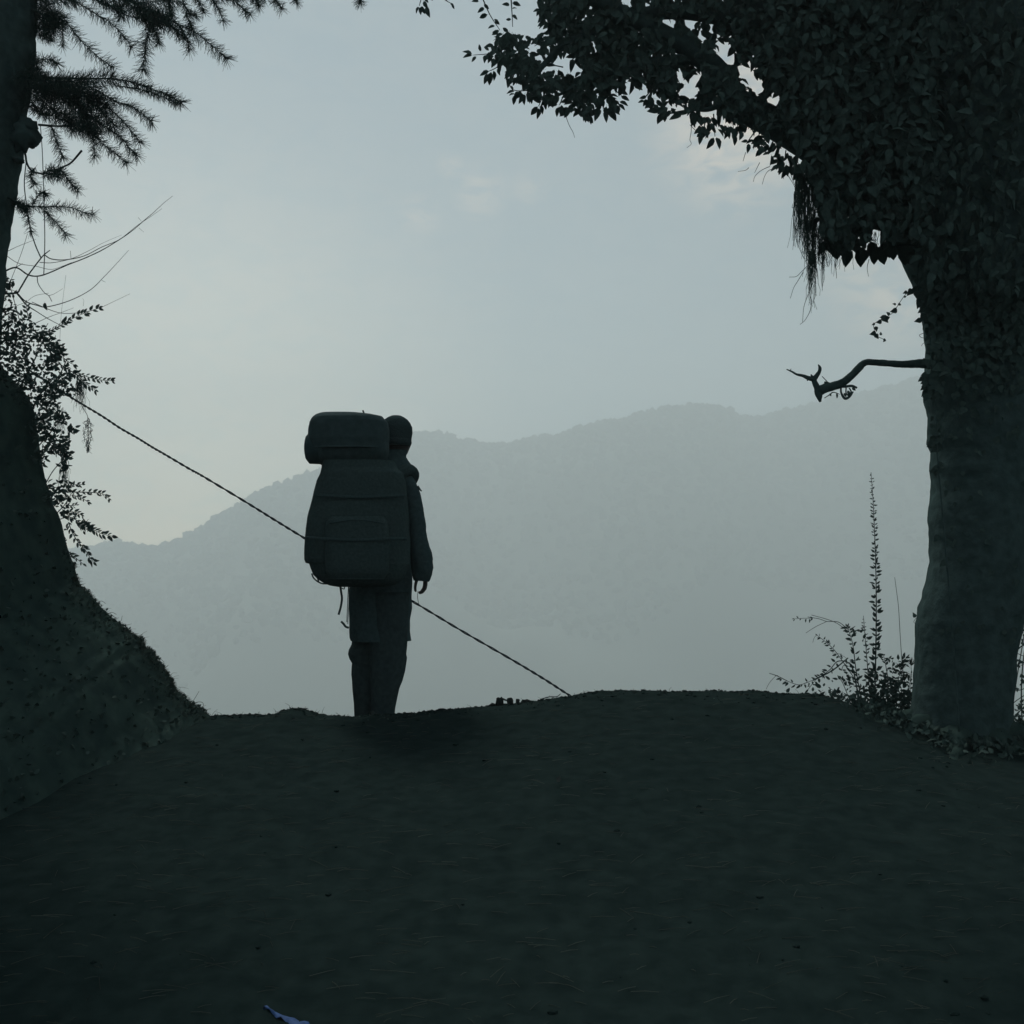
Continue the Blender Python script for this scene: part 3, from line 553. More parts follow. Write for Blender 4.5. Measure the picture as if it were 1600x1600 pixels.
# large hanging leaves along the lower rim
for a in [(1302, 378, .1, 1, 34), (1324, 382, 0, 1, 36), (1344, 380, .1, 1, 38), (1350, 388, -.2, 1, 28), (1360, 372, .2, 1, 34), (1372, 380, .3, 1, 36), (1388, 378, .1, 1, 36), (1398, 374, .5, 1, 36), (1406, 384, .25, 1, 34), (1422, 380, -.1, 1, 34),
          (1425, 395, -.3, 1, 24), (1312, 366, 0, 1, 34), (1334, 366, 0, 1, 34), (1294, 372, 0, 1, 26), (1366, 386, .1, 1, 28), (1380, 372, .2, 1, 36)]:
    drop_leaf(*a, Y=5.15, tpl='hang', wid=1.15, tilt=.12)
def inpoly(x, y, pg):
    c = False; j = len(pg) - 1
    for i in range(len(pg)):
        if (pg[i][1] > y) != (pg[j][1] > y) and x < (pg[j][0] - pg[i][0]) * (y - pg[i][1]) / (pg[j][1] - pg[i][1]) + pg[i][0]: c = not c
        j = i
    return c
MASS = [(842, -60), (845, 10), (838, 25), (862, 35), (872, 52), (886, 66), (892, 84), (890, 105), (880, 118), (872, 135), (878, 148), (905, 158), (945, 170), (966, 158), (972, 140), (980, 124), (1005, 128), (1015, 142), (1035, 152),
        (1075, 168), (1100, 178), (1130, 188), (1160, 192), (1185, 207), (1210, 225), (1235, 245), (1255, 262), (1272, 300), (1288, 372), (1320, 382), (1360, 380), (1400, 372), (1440, 380), (1450, 460), (1650, 460), (1650, -60)]
HOLES = [(1042, 42, 9, 12), (1081, 36, 5, 10), (1073, 24, 4, 4), (1062, 70, 10, 6), (1067, 79, 7, 5), (1088, 80, 4, 5), (1096, 58, 4, 5), (1112, 46, 2.5, 6), (1128, 70, 9, 4), (1126, 92, 12, 5), (1142, 88, 3, 5), (1143, 98, 4, 3), (1012, 39, 4, 4), (1000, 39, 4, 2.5),
         (1075, 144, 12, 9), (1085, 122, 8, 3), (1062, 119, 5, 3), (929, 75, 2, 6), (904, 111, 2.5, 4), (897, 112, 3, 3), (1165, 113, 7, 8), (1174, 124, 9, 9), (1183, 136, 8, 8), (1207, 160, 9, 4), (1112, 178, 8, 7), (935, 130, 1.5, 1.5), (947, 160, 2, 4), (922, 11, 3, 3), (980, 1, 5, 3), (1012, 12, 2, 3), (1174, 36, 3, 3),
         (1213, 87, 2.5, 2), (1036, 94, 2.5, 3), (855, 95, 1, 1), (1212, 212, 8, 9), (1225, 232, 6, 8), (1252, 252, 4, 5), (1367, 368, 4, 8), (1373, 375, 3, 6), (1341, 383, 5, 6), (1394, 367, 4, 9), (1408, 378, 10, 10), (1412, 392, 9, 6), (1375, 316, 2, 2), (1421, 398, 4, 12), (1356, 395, 2.5, 9), (1240, 242, 6, 5), (960, 145, 1.5, 2), (1065, 172, 1, 1)]
def hole(x, y, m_=0):
    for cx, cy, a, b in HOLES:
        if ((x - cx) / (a + m_)) ** 2 + ((y - cy) / (b + m_)) ** 2 < 1: return True
    return False
g = MB(); n = 0; tries = 0
while n < 13500 and tries < 120000:
    tries += 1
    x = rng.uniform(835, 1640); y = rng.uniform(-60, 460)
    if x > 1460 and rng.random() < .8: continue
    if x < 900 or y < 60 and x < 1150:
        pass
    elif rng.random() < .12: continue
    if not inpoly(x, y, MASS): continue
    Y = rng.uniform(4.85, 5.7) if x < 1200 else rng.uniform(4.8, 5.2)
    ln = rng.uniform(12, 25) * (1.2 if x > 1240 else 1); a = rng.gauss(math.pi / 2, .8); dx, dy = math.cos(a), math.sin(a)
    if x > 1240 and y > 300: dx *= .4
    if any(hole(x + dx * ln * t, y + dy * ln * t, 2) for t in (0, .3, .6, 1)): continue
    if not inpoly(x + dx * ln * .7, y + dy * ln * .7, MASS) and rng.random() < .8: continue
    leaf_into(g, 'broad', P(x, y, Y), pdir(dx, dy, rng.gauss(0, .3)), S(ln, Y), .85, rng.uniform(.95, 1.3)); n += 1
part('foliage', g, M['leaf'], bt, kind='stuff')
SC = [(800, 62, 15, 34), (812, 80, 17, 48), (795, 90, 14, 30), (824, 98, 18, 52), (842, 112, 18, 48), (836, 130, 18, 44), (858, 138, 18, 54), (780, 85, 10, 14), (790, 58, 14, 22), (808, 105, 14, 26), (852, 60, 14, 22), (868, 60, 14, 30), (862, 48, 14, 24), (778, 68, 10, 14), (870, 120, 14, 30),
      (822, 60, 10, 10), (862, 20, 18, 34), (1100, 190, 16, 24), (1150, 196, 14, 12), (1192, 218, 12, 14), (1226, 250, 12, 14), (895, 158, 14, 22), (920, 168, 14, 24), (1040, 168, 12, 14), (1018, 150, 8, 10), (800, 120, 8, 7), (815, 145, 8, 8), (955, 160, 12, 16), (1085, 172, 12, 16), (1246, 262, 8, 10), (1216, 222, 9, 12), (1236, 240, 9, 12), (1256, 262, 10, 14)]
g = MB()
for cx, cy, r, n in SC:
    for i in range(n):
        a = rng.random() * 6.283; q = r * math.sqrt(rng.random()); Y = 5.05 + rng.gauss(0, .12); x, y = cx + q * math.cos(a), cy + q * math.sin(a)
        an = rng.gauss(math.pi / 2 + .3, .8); ln = rng.uniform(13, 20)
        if hole(x + math.cos(an) * ln * .5, y + math.sin(an) * ln * .5, 2): continue
        leaf_into(g, 'broad', P(x, y, Y), pdir(math.cos(an), math.sin(an), rng.gauss(0, .3)), S(ln, Y), .5, rng.uniform(.9, 1.25))
part('foliage', g, M['leaf'], bt, kind='stuff')

# hanging moss and tendrils
g = MB()
for x0, x1, y0, ln, n, sw in [(1243, 1262, 270, 120, 90, 4), (1250, 1285, 290, 120, 110, 5), (1255, 1275, 340, 100, 60, 4), (1262, 1276, 400, 90, 24, 5), (1275, 1300, 360, 66, 50, 6), (1262, 1272, 390, 60, 30, 3), (1283, 1288, 400, 56, 5, 2),
                              (1250, 1290, 380, 40, 40, 4), (1296, 1312, 390, 42, 8, 3), (1240, 1250, 300, 90, 14, 3), (1310, 1330, 395, 26, 6, 3), (1322, 1332, 390, 40, 3, 2), (1380, 1415, 360, 34, 8, 4), (1355, 1380, 360, 40, 14, 4)]:
    strands(g, x0, x1, y0, ln, 5.1, n, .95, sw, 6)
for pts in ([(1271, 440), (1262, 462), (1256, 480), (1254, 503)], [(1268, 470), (1266, 485), (1258, 500), (1250, 507)], [(1255, 425), (1246, 440), (1240, 450), (1235, 466)], [(1262, 415), (1252, 425), (1244, 432), (1233, 433)], [(1265, 400), (1275, 450), (1270, 475)],
            [(1284, 410), (1283, 430), (1285, 453)], [(1305, 412), (1307, 430), (1307, 435)], [(1358, 405), (1355, 418), (1357, 432)], [(1080, 185), (1080, 205), (1078, 218), (1080, 225), (1073, 231)], [(1078, 195), (1088, 205), (1096, 212)], [(883, 178), (889, 195), (895, 206), (898, 215)],
            [(1165, 238), (1163, 245), (1161, 252)], [(1203, 260), (1190, 266), (1180, 275), (1177, 284)], [(1217, 262), (1202, 266), (1195, 275), (1191, 288)], [(1230, 272), (1238, 285), (1243, 295)], [(1235, 270), (1240, 285), (1244, 293)], [(1187, 254), (1183, 262), (1179, 270)], [(1170, 262), (1165, 266), (1153, 268)],
            [(1248, 300), (1240, 325), (1244, 345), (1243, 370), (1252, 395), (1258, 405)], [(1255, 345), (1247, 360), (1240, 348)], [(1245, 320), (1238, 325), (1239, 318)], [(1224, 262), (1225, 270), (1224, 280)], [(1245, 270), (1242, 290), (1243, 310)]):
    tube(g, pxpath(pts, 5.1, 5), [S(.55, 5.1), S(.32, 5.1)], 4)
tag(part('hanging_moss', g, M['moss'], kind='stuff'), 'stringy moss and tendrils hanging from the foliage edge beside the right trunk', 'moss')

# ivy on the trunk
iv_ = thing('ivy_vine', 'creeping ivy on the right trunk with one heart-leaved runner hanging clear of it', 'vine', P(1448, 700, 5.12))
for pts, w0 in (([(1448, 420), (1433, 448), (1416, 459), (1403, 477), (1396, 488), (1378, 499), (1366, 506), (1366, 515), (1368, 524), (1376, 528), (1383, 531)], 1.1), ([(1440, 440), (1434, 435), (1429, 430)], .8), ([(1446, 500), (1442, 512), (1443, 520), (1437, 523), (1439, 527), (1448, 529)], 1.0),
                ([(1449, 529), (1446, 534), (1441, 538), (1440, 541)], .8), ([(1500, 1160), (1486, 960), (1474, 820), (1464, 700), (1462, 640), (1458, 590), (1452, 520), (1447, 470), (1446, 420)], 3), ([(1450, 384), (1420, 383), (1400, 383)], 2.6), ([(1418, 386), (1422, 378), (1420, 370)], .9), ([(1436, 410), (1433, 440), (1436, 455)], 1.2), ([(1432, 965), (1428, 972), (1436, 978)], 0.8)):
    g = MB(); tube(g, pxpath(pts, 5.12, 5), [S(w0 / 2, 5.1), S(w0 / 2.6, 5.1)], 5); part('stem', g, M['bark'] if w0 == 3 else M['twig'], iv_)
for a in [(1434, 450, -1, .3, 12), (1426, 452, -.8, .9, 14), (1418, 456, -.6, .2, 8), (1430, 456, .2, 1, 11), (1412, 464, .5, -.1, 5), (1403, 475, 1, .3, 6), (1400, 476, -.7, -.2, 6), (1398, 482, -.3, 1, 8), (1402, 484, -1, .3, 12), (1390, 492, -.7, -.7, 7), (1382, 494, -.6, .2, 8), (1378, 494, .9, .9, 15),
          (1384, 498, .9, -.4, 8), (1378, 502, -1, .2, 10), (1367, 505, -.6, .4, 6), (1368, 510, .2, 1, 9), (1369, 520, -1, .25, 11), (1367, 522, .6, .8, 10), (1376, 524, .1, -1, 6), (1380, 530, .7, .4, 6), (1383, 531, -.4, .4, 5), (1430, 430, -.6, .9, 12), (1431, 436, .2, 1, 10), (1440, 500, -1, .2, 12), (1444, 480, -.6, .6, 14),
          (1442, 460, -.6, .8, 16), (1438, 470, -.4, 1, 14), (1445, 490, -.5, 1, 16), (1445, 505, .6, -.5, 8), (1425, 385, -.9, .3, 22), (1430, 965, -.4, -1, 9)]:
    leaf_obj('heart', P(a[0], a[1], 5.12), pdir(a[2], a[3]), S(a[4], 5.12), iv_, .2, 1.0, name='leaf')
g = MB()
for y0, y1, x, n in [(400, 470, 1440, 30), (450, 520, 1448, 26), (556, 566, 1447, 6), (583, 604, 1446, 30), (602, 618, 1448, 18), (640, 672, 1458, 16), (676, 702, 1458, 26), (724, 736, 1461, 8)]:
    for i in range(n):
        x_ = x + rng.uniform(-3, 14); leaf_into(g, 'heart', P(x_, rng.uniform(y0, y1), 5.13 + rng.uniform(-.03, .03)), pdir(rng.uniform(-.8, .3), rng.uniform(.2, 1)), S(rng.uniform(7, 13), 5.1), .4)
for i in range(900):
    y = 430 + abs(rng.gauss(0, 90)); leaf_into(g, 'heart', P(rng.uniform(1450, 1600), y, 5.12 + rng.uniform(-.05, .03)), pdir(rng.uniform(-.8, .8), rng.uniform(.2, 1)), S(rng.uniform(9, 18), 5.1), .5)
for i in range(90):
    y = rng.uniform(380, 1000); leaf_into(g, 'heart', P(rng.uniform(1465, 1595), y, 5.13 + rng.uniform(-.01, .03)), pdir(rng.uniform(-.8, .8), rng.uniform(.2, 1)), S(rng.uniform(8, 15), 5.1), .3)
part('foliage', g, M['leaf'], iv_, kind='stuff')

# ------------------------------------------------------------------ plants on the crest right
tpn = thing('tall_plant', 'tall spiky plant with small leaves up a single upright stem, left of the right trunk', 'plant', P(1367, 1118, 5.75))
def leafy_stem(root, pts, Y, w, spacing, l0, l1, up=1.0, wid=1.1, start=0, tpl='narrow'):
    pa = pxpath(pts, Y, 8); g = MB(); tube(g, pa, [S(w / 2, 5.7), S(.35, 5.7)], 5, .1, 60); part('stem', g, M['twig'], root)
    Lp = sum(math.dist(a, b) for a, b in zip(pts[:-1], pts[1:])); k = int(Lp / spacing)
    for i in range(k + 1):
        f_ = min(1, max(0, start + (1 - start) * (i + rng.uniform(-.7, .7) * (i < k)) / k)); j = min(int(f_ * (len(pa) - 1)), len(pa) - 2); t = Vector(pa[j + 1] - pa[j]).normalized()
        perp = Vector((-t.z, 0, t.x)) * (1 if rng.random() < .5 else -1) * rng.uniform(.35, 1.15)
        d = t * rng.uniform(.1, 1.1) * up + perp * (1 if i < k else 0) + Vector((0, rng.uniform(-.7, .7), 0))
        leaf_obj(tpl, pa[j], d, S((l0 + (l1 - l0) * f_) * rng.uniform(.7, 1.25), 5.7), root, .5, wid)
leafy_stem(tpn, [(1366, 1118), (1368, 1040), (1369, 980), (1369, 920), (1368, 870), (1366, 820), (1364, 780), (1361, 738)], 5.75, 2.6, 2.2, 14, 4, .95, 1.1)
tpn2 = thing('leafy_bush', 'low leafy bush with arching side stems at the foot of the tall plant and trunk', 'bush', P(1340, 1120, 5.8))
for pts, w_, spc, l0, l1, st in [([(1362, 1118), (1357, 1060), (1353, 1010), (1349, 962)], 2, 4, 10, 4, .2), ([(1350, 1115), (1338, 1050), (1333, 1010), (1327, 988), (1322, 978)], 2, 3.6, 11, 9, .1), ([(1345, 1075), (1320, 1038), (1303, 1015), (1290, 1003), (1276, 992)], 1.4, 6, 9, 6, .3),
                     ([(1340, 1080), (1330, 1040), (1310, 1033), (1296, 1047), (1280, 1058), (1262, 1066)], 2.2, 9, 9, 8, .45), ([(1262, 1066), (1248, 1070), (1230, 1064), (1214, 1056)], 1.2, 5, 8, 9, 0), ([(1290, 1052), (1275, 1062), (1262, 1078)], 1, 4, 9, 9, 0), ([(1270, 966), (1256, 966), (1240, 967)], .8, 4, 7, 6, 0),
                     ([(1385, 1110), (1388, 1070), (1384, 1040), (1380, 1022)], 2, 4, 11, 9, .1), ([(1400, 1110), (1402, 1070), (1408, 1045), (1410, 1030)], 1.6, 4, 11, 8, .1), ([(1340, 1115), (1325, 1095), (1310, 1085), (1296, 1075)], 1.4, 4, 9, 8, 0), ([(1372, 1112), (1376, 1080), (1382, 1060)], 1.6, 4, 11, 9, 0), ([(1330, 1100), (1318, 1070), (1312, 1060)], 1.4, 5, 9, 8, 0), ([(1345, 1075), (1335, 1060), (1325, 1055)], 1.2, 4, 9, 8, 0),
                     ([(1315, 1048), (1318, 1040), (1330, 1034), (1342, 1030)], 1, 5, 9, 8, 0), ([(1416, 1110), (1420, 1080), (1424, 1050)], 1.4, 4, 9, 7, 0)]:
    leafy_stem(tpn2, pts, 5.8, w_, spc, l0, l1, .8, 1.15, st)
for pts, w_ in (([(1327, 988), (1308, 974), (1290, 967), (1268, 961)], 1), ([(1326, 984), (1310, 972), (1292, 971), (1280, 967), (1262, 964)], 1.1), ([(1292, 971), (1275, 979), (1259, 989)], .8), ([(1230, 1064), (1214, 1056), (1202, 1052)], 1.3), ([(1213, 1055), (1203, 1066), (1197, 1077)], .7), ([(1270, 1063), (1300, 1048), (1325, 1028)], 2.2), ([(1276, 992), (1272, 997), (1270, 1004)], .6),
               ([(1398, 902), (1401, 925), (1404, 950), (1407, 1000), (1410, 1040), (1414, 1070)], 1.4), ([(1422, 1090), (1424, 1050), (1422, 1030)], .8), ([(1300, 1020), (1312, 1022), (1325, 1030)], .6)):
    g = MB(); tube(g, pxpath(pts, 5.8, 5), [S(w_ * (.25 if pts[0] == (1398, 902) else .5), 5.8), S(w_ * .4, 5.8)], 4); part('stem', g, M['twig'], tpn2)
g = MB()
for cx, cy, r, n in [(1385, 1085, 22, 170), (1405, 1095, 22, 170), (1360, 1095, 20, 100), (1368, 1050, 9, 22), (1340, 1100, 12, 40), (1340, 1075, 13, 20), (1415, 1075, 12, 26), (1395, 1055, 14, 34), (1336, 1058, 9, 12), (1418, 1110, 18, 90), (1378, 1110, 20, 90), (1345, 1105, 10, 22), (1325, 1048, 8, 8), (1360, 1060, 8, 10), (1336, 985, 8, 10), (1350, 1000, 5, 6), (1318, 1064, 8, 8), (1306, 1083, 7, 5), (1428, 1085, 8, 20), (1412, 1035, 9, 14), (1302, 1062, 6, 2), (1390, 1035, 8, 8)]:
    for i in range(n):
        a = rng.random() * 6.283; q = r * math.sqrt(rng.random())
        leaf_into(g, 'narrow', P(cx + q * math.cos(a), cy + q * math.sin(a), 5.75 + rng.uniform(-.1, .15)), pdir(rng.gauss(0, 1), rng.gauss(-.3, .8), rng.gauss(0, .5)), S(rng.uniform(6, 12), 5.75), .6, rng.uniform(1, 1.5))
part('foliage', g, M['leaf'], tpn2, kind='stuff')
g = MB()  # wispy seed heads
for i in range(90):
    a = rng.uniform(0, math.pi); r0 = rng.uniform(4, 16); cx, cy = rng.choice([(1408, 1035), (1424, 1028), (1414, 1050)])
    tube(g, [P(cx, cy + 12, 5.9), P(cx + math.cos(a) * r0 * .6, cy + 6 - math.sin(a) * r0 * .5, 5.9), P(cx + math.cos(a) * r0, cy + 6 - math.sin(a) * r0 * .6 + rng.uniform(0, 5), 5.9)], [S(.35, 5.9), S(.2, 5.9)], 3, cap=False)
part('seed_head', g, M['grass'], tpn2, kind='stuff')

# shrub glimpsed behind the trunk at the right edge
rs = thing('thicket_shrub', 'tangled shrub behind the trunk, seen at the right edge of the picture', 'shrub', P(1620, 1160, 6.6))
for pts, w_ in (([(1570, 1150), (1582, 1100), (1592, 1040), (1606, 960)], 2), ([(1600, 1170), (1596, 1100), (1598, 1040), (1610, 960)], 2.4), ([(1575, 1040), (1590, 1015), (1612, 1000)], 2.5), ([(1575, 1140), (1590, 1115), (1610, 1095)], 2), ([(1575, 1105), (1592, 1092), (1612, 1080)], 1.5), ([(1578, 1080), (1595, 1078), (1612, 1070)], 1.4), ([(1580, 1020), (1592, 1022), (1608, 1030)], 1.4),
                ([(1640, 1180), (1622, 1000), (1612, 900), (1606, 760), (1608, 600)], 5), ([(1608, 830), (1596, 812), (1588, 795)], 1.6)):
    g = MB(); tube(g, pxpath(pts, 6.5, 5), [S(w_ / 2, 6.5), S(w_ / 3, 6.5)], 5); part('branch', g, M['twig'], rs)
g = MB()
for cx, cy, r, n in [(1590, 1130, 14, 60), (1595, 1105, 10, 22), (1598, 1060, 8, 16), (1583, 1072, 6, 14), (1592, 1035, 6, 12), (1592, 1000, 6, 8), (1598, 985, 6, 12), (1580, 1000, 5, 12), (1580, 1060, 5, 10), (1598, 880, 10, 60), (1604, 920, 14, 60), (1598, 730, 10, 60), (1600, 760, 10, 60), (1597, 655, 5, 12), (1606, 570, 14, 60), (1606, 590, 10, 60),
                     (1602, 790, 5, 10), (1592, 842, 6, 30), (1605, 850, 8, 30), (1584, 780, 4, 14), (1590, 700, 5, 20), (1590, 1150, 18, 90), (1610, 1150, 20, 90), (1588, 960, 4, 12)]:
    for i in range(n):
        a = rng.random() * 6.283; q = r * math.sqrt(rng.random()); x = cx + q * math.cos(a)
        leaf_into(g, 'narrow', P(x, cy + q * math.sin(a), 6.5 + rng.uniform(-.2, .2)), pdir(rng.gauss(0, 1), rng.gauss(0, .8), rng.gauss(0, .5)), S(rng.uniform(6, 11), 6.5), .6, rng.uniform(1, 1.7))
part('foliage', g, M['leaf'], rs, kind='stuff')

# ------------------------------------------------------------------ grass, litter, stones
g = MB()
def blade(x, y, zf, h, lean, r=.0011, hook=0):
    b = Vector((x, y, zf - .01)); tp_ = b + Vector((lean, rng.gauss(0, .2) * h, h)); md = b + Vector((lean * .3, 0, h * .6))
    if hook: tp_.z -= hook
    tube(g, catmull([b, md, tp_], 3), [r, r * .8, r * .4], 3, cap=False)
for i in range(2600):
    px = rng.uniform(328, 1340); dens = .9 if px < 560 else (.35 if px < 1180 else .8)
    if 548 < px < 622 and rng.random() < .6: continue
    if rng.random() > dens: continue
    y = YC + rng.gauss(0, .12); x = P(px, 1100, y).x
    h = S(rng.uniform(1.5, 5) * (2.2 if rng.random() < .08 else 1), y); blade(x, y, ground_z(x, y), h, rng.gauss(0, .6) * h, .0012)
for px, h, ln in [(331, 14, 8), (336, 8, 1), (402, 9, 3), (455, 14, -8), (503, 15, 4), (537, 7, 3), (518, 6, 0), (405, 7, -3), (356, 5, 2), (913, 8, -1), (476, 8, 2)]:
    x = P(px, 1100, YC).x; blade(x, YC, ground_z(x, YC), S(h, YC), S(ln, YC), .0012)
for i in range(1900):     # on the bank outline
    f_ = rng.random(); k = rng.randrange(17, len(BANK) - 2); a, b = BANK[k], BANK[k + 1]
    px = a[0] + (b[0] - a[0]) * f_; y = YB + rng.gauss(0, .10); x = P(px, 1000, y).x; z = bank_z(x, y); big = rng.random() < .04
    h = S(rng.uniform(2, 6) * (2.6 if big else 1), y); d = Vector((rng.uniform(.1, 1.2), 0, rng.uniform(.2, 1.1))).normalized() * h
    p0 = Vector((x, y, z - .006)); p1 = p0 + d * .6; p2 = p0 + d + Vector((.35 * h, 0, -.35 * h * rng.random()))
    tube(g, catmull([p0, p1, p2], 3), [.0012, .0005], 3, cap=False)
for pts in ([(130, 921), (140, 921), (143, 930)], [(150, 944), (158, 939), (165, 943)], [(165, 960), (175, 957), (182, 960)], [(175, 962), (182, 966)], [(182, 975), (189, 970), (191, 962)], [(190, 978), (198, 987), (215, 991)], [(215, 997), (222, 991)], [(222, 1006), (228, 1002), (227, 999)], [(240, 1022), (250, 1029), (257, 1035)],
            [(252, 1046), (260, 1042), (263, 1039)], [(296, 1100), (300, 1098), (311, 1080)], [(297, 1104), (305, 1098), (315, 1097), (318, 1102), (314, 1106)], [(268, 1078), (276, 1081), (282, 1076)], [(116, 908), (122, 910), (125, 905)], [(118, 912), (124, 912)], [(297, 1105), (306, 1106), (313, 1108)]):
    tube(g, pxpath(pts, 5.45, 4), [.0014, .0009], 4)
tag(part('grass_tufts', g, M['grass'], kind='stuff'), 'short grass and sprouts along the crest and the bank edge', 'grass')
g = MB()
for i in range(900):
    px = rng.uniform(100, 1340); k = rng.randrange(15, len(BANK) - 2) if i < 560 else None
    if k is not None:
        a, b = BANK[k], BANK[k + 1]; f_ = rng.random(); y = YB + rng.gauss(0, .07); x = P(a[0] + (b[0] - a[0]) * f_, 1000, y).x; p = Vector((x, y, bank_z(x, y)))
        leaf_into(g, 'narrow', p, Vector((rng.uniform(-.2, 1), rng.gauss(0, .5), rng.uniform(0, 1))), S(rng.uniform(3, 7), y), .7, 1.7)
    else:
        y = YC + rng.gauss(0, .1); x = P(px, 1100, y).x
        leaf_into(g, 'narrow', Vector((x, y, ground_z(x, y))), Vector((rng.gauss(0, 1), rng.gauss(0, .5), rng.uniform(0, .4))), S(rng.uniform(2, 5), y), .8, 1.7)
for i in range(5200):
    y = rng.uniform(2.6, 5.5); x = rng.uniform(-4.2, -1.35)
    if x / y < -.56 or bank_z(x, y) < ground_z(x, y) - .03: continue
    leaf_into(g, 'narrow', Vector((x, y, bank_z(x, y))), Vector((rng.uniform(-.3, 1), rng.gauss(-.4, .6), rng.uniform(-.2, .8))), rng.uniform(.015, .04), 1.2, 1.8)
for i in range(1500):
    a = rng.uniform(0, 6.283); q = .24 + abs(rng.gauss(0, .16)); c = P(1500, 1150, YT); x = c.x + q * math.cos(a) * 1.1; y = YT + q * math.sin(a)
    leaf_into(g, 'narrow', Vector((x, y, ground_z(x, y) + rng.uniform(0, .05))), Vector((rng.gauss(0, 1), rng.gauss(0, 1), rng.uniform(.2, 1.5))), rng.uniform(.02, .05), .9, 1.5)
tag(part('ground_cover', g, M['leaf'], kind='stuff'), 'tiny ground cover leaves and crumbs on the bank and crest', 'ground cover')
g = MB()
for i in range(1300):    # straw and leaf litter scattered on the slope in front
    y = rng.uniform(2.3, 5.5); x = rng.uniform(-.5, .5) * y * .95; z = ground_z(x, y); a = rng.gauss(0, .6); l = rng.uniform(.01, .045) * (1.6 if rng.random() < .08 else 1)
    p = Vector((x, y, z + .004)); d = Vector((math.cos(a), math.sin(a), rng.gauss(.03, .08))) * l
    tube(g, [p - d, p + Vector((0, 0, .002)), p + d], [.0009, .0006], 3, cap=False)
tag(part('straw_litter', g, M['straw'], kind='stuff'), 'faint straws and bits scattered over the dark slope', 'litter')
def ground_hit(px, py):
    d = (P(px, py, 1) - Vector((0, 0, CAMZ))); t = 1.5
    while t < 12:
        p = Vector((0, 0, CAMZ)) + d * t
        if p.z < ground_z(p.x, p.y): return p
        t += .01
    return p
g = MB(); p = ground_hit(870, 1228); leaf_into(g, 'broad', p + Vector((0, 0, .012)), Vector((.3, 0, .6)), .03, .2, 1.6)
tag(part('dead_leaf', g, M['paleleaf']), 'pale dead leaf lying on the dark slope below the crest', 'leaf')

g = MB()
for i in range(900):
    y = YC + rng.gauss(0, .10) if i < 800 else rng.uniform(2.4, 5.5)
    x = P(rng.uniform(328, 1345), 1100, y).x if i < 800 else rng.uniform(-.5, .5) * y; r_ = S(rng.uniform(.8, 3.2) * (1.5 if rng.random() < .06 else 1), YC)
    vv = iv * nrg.uniform(.6, 1.3, (len(iv), 1)) * np.array([r_ * 1.3, r_ * 1.2, r_ * .8]) + np.array([x, y, ground_z(x, y)]); g.add(vv, jf)
tag(part('soil_crumbs', g, M['soil'], kind='stuff', smooth=False), 'crumbs and clods of earth along the crest and slope', 'earth')

def rock(px, py, rx, rz, label, Y=YC - .02, seed=0, grp='stones along the crest'):
    g = MB(); c = P(px, py, Y); gz = ground_z(c.x, Y)
    top = c.z + S(rz, Y); bot = gz - .012; h = (top - bot) / 2
    ellipsoid(g, (0, 0, 0), S(rx, Y), S(rx, Y) * 1.1, h, 14, 9, .45, 9, seed)
    v = np.concatenate(g.v); v[:, 2] = np.sign(v[:, 2]) * np.abs(v[:, 2] / h) ** .6 * h; v[:, 0] *= 1.08
    o = bpy.data.objects.new('stone', mkmesh('stone', v, g.f, M['stone'])); col.objects.link(o); o.location = (c.x, Y, (top + bot) / 2); tag(o, label, 'stone', grp); return o
rock(781, 1095.5, 5.6, 5.6, 'round stone on the crest, leftmost and largest of the small row', seed=1)
rock(797, 1095.5, 4.8, 5, 'squared stone on the crest, middle of the small row', seed=4)
rock(809, 1096.5, 2.8, 4.6, 'small pointed stone right of the squared stone on the crest', seed=6)
rock(823, 1096, 6, 3, 'low flat stone at the right end of the small row on the crest', seed=8)
rock(691, 1110, 7, 3, 'low lump of stone on the crest between the hiker and the small row', seed=10)
rock(640, 1116, 8, 2.2, 'flat stone on the crest just right of the hiker\'s legs', seed=12)
rock(464, 1111, 13, 4, 'earthy mound stone on the crest left of the hiker', seed=14)
rock(770, 1101, 5, 2, 'tiny stone against the left side of the round crest stone', seed=16)
g = MB(); tube(g, pxpath([(786, 1092), (790, 1094), (796, 1094)], YC - .02, 3), [S(1.5, YC), S(1.2, YC)], 5)
tag(part('stick', g, M['twig']), 'short dark stick bridging the round stone and the squared stone', 'stick')
g = MB(); tube(g, pxpath([(844, 1093), (858, 1089), (870, 1088.5), (876, 1084)], YC, 4), [S(1, YC), S(.6, YC)], 5)
tag(part('stick', g, M['twig']), 'thin stick lying on the crest just left of the rope end', 'stick')
g = MB(); tube(g, pxpath([(895, 1087), (918, 1083), (940, 1080), (962, 1081)], YC, 4), [S(1, YC), S(.8, YC)], 5)
tag(part('stick', g, M['twig']), 'long thin stick lying on the crest just right of the rope end', 'stick')

# blue scrap of plastic near the camera
pl = [(413, 1580, .5), (417, 1578, .8), (423, 1581, 1.4), (429, 1586, 2), (434, 1590, 4), (441, 1590, 4), (452, 1595, 9), (460, 1598, 12), (468, 1600, 12), (476, 1601, 12), (482, 1604, 12), (486, 1608, 12)]
g = MB(); V = []; F = []
for i, (x, y, hh) in enumerate(pl):
    for s in (0, 1, 2):
        q = ground_hit(x - s * 1.0, y + hh * s * .5 - (2 if s == 0 else 0)); V.append((q.x, q.y, q.z + .006 + .003 * math.sin(i * 2.1 + s * 2) + (.004 if s == 1 else 0)))
n0 = len(V)
V += [(a, b, c - .0012) for a, b, c in V]
for i in range(len(pl) - 1):
    for s in (0, 1):
        a = i * 3 + s; F += [(a, a + 1, a + 4, a + 3), (n0 + a, n0 + a + 3, n0 + a + 4, n0 + a + 1)]
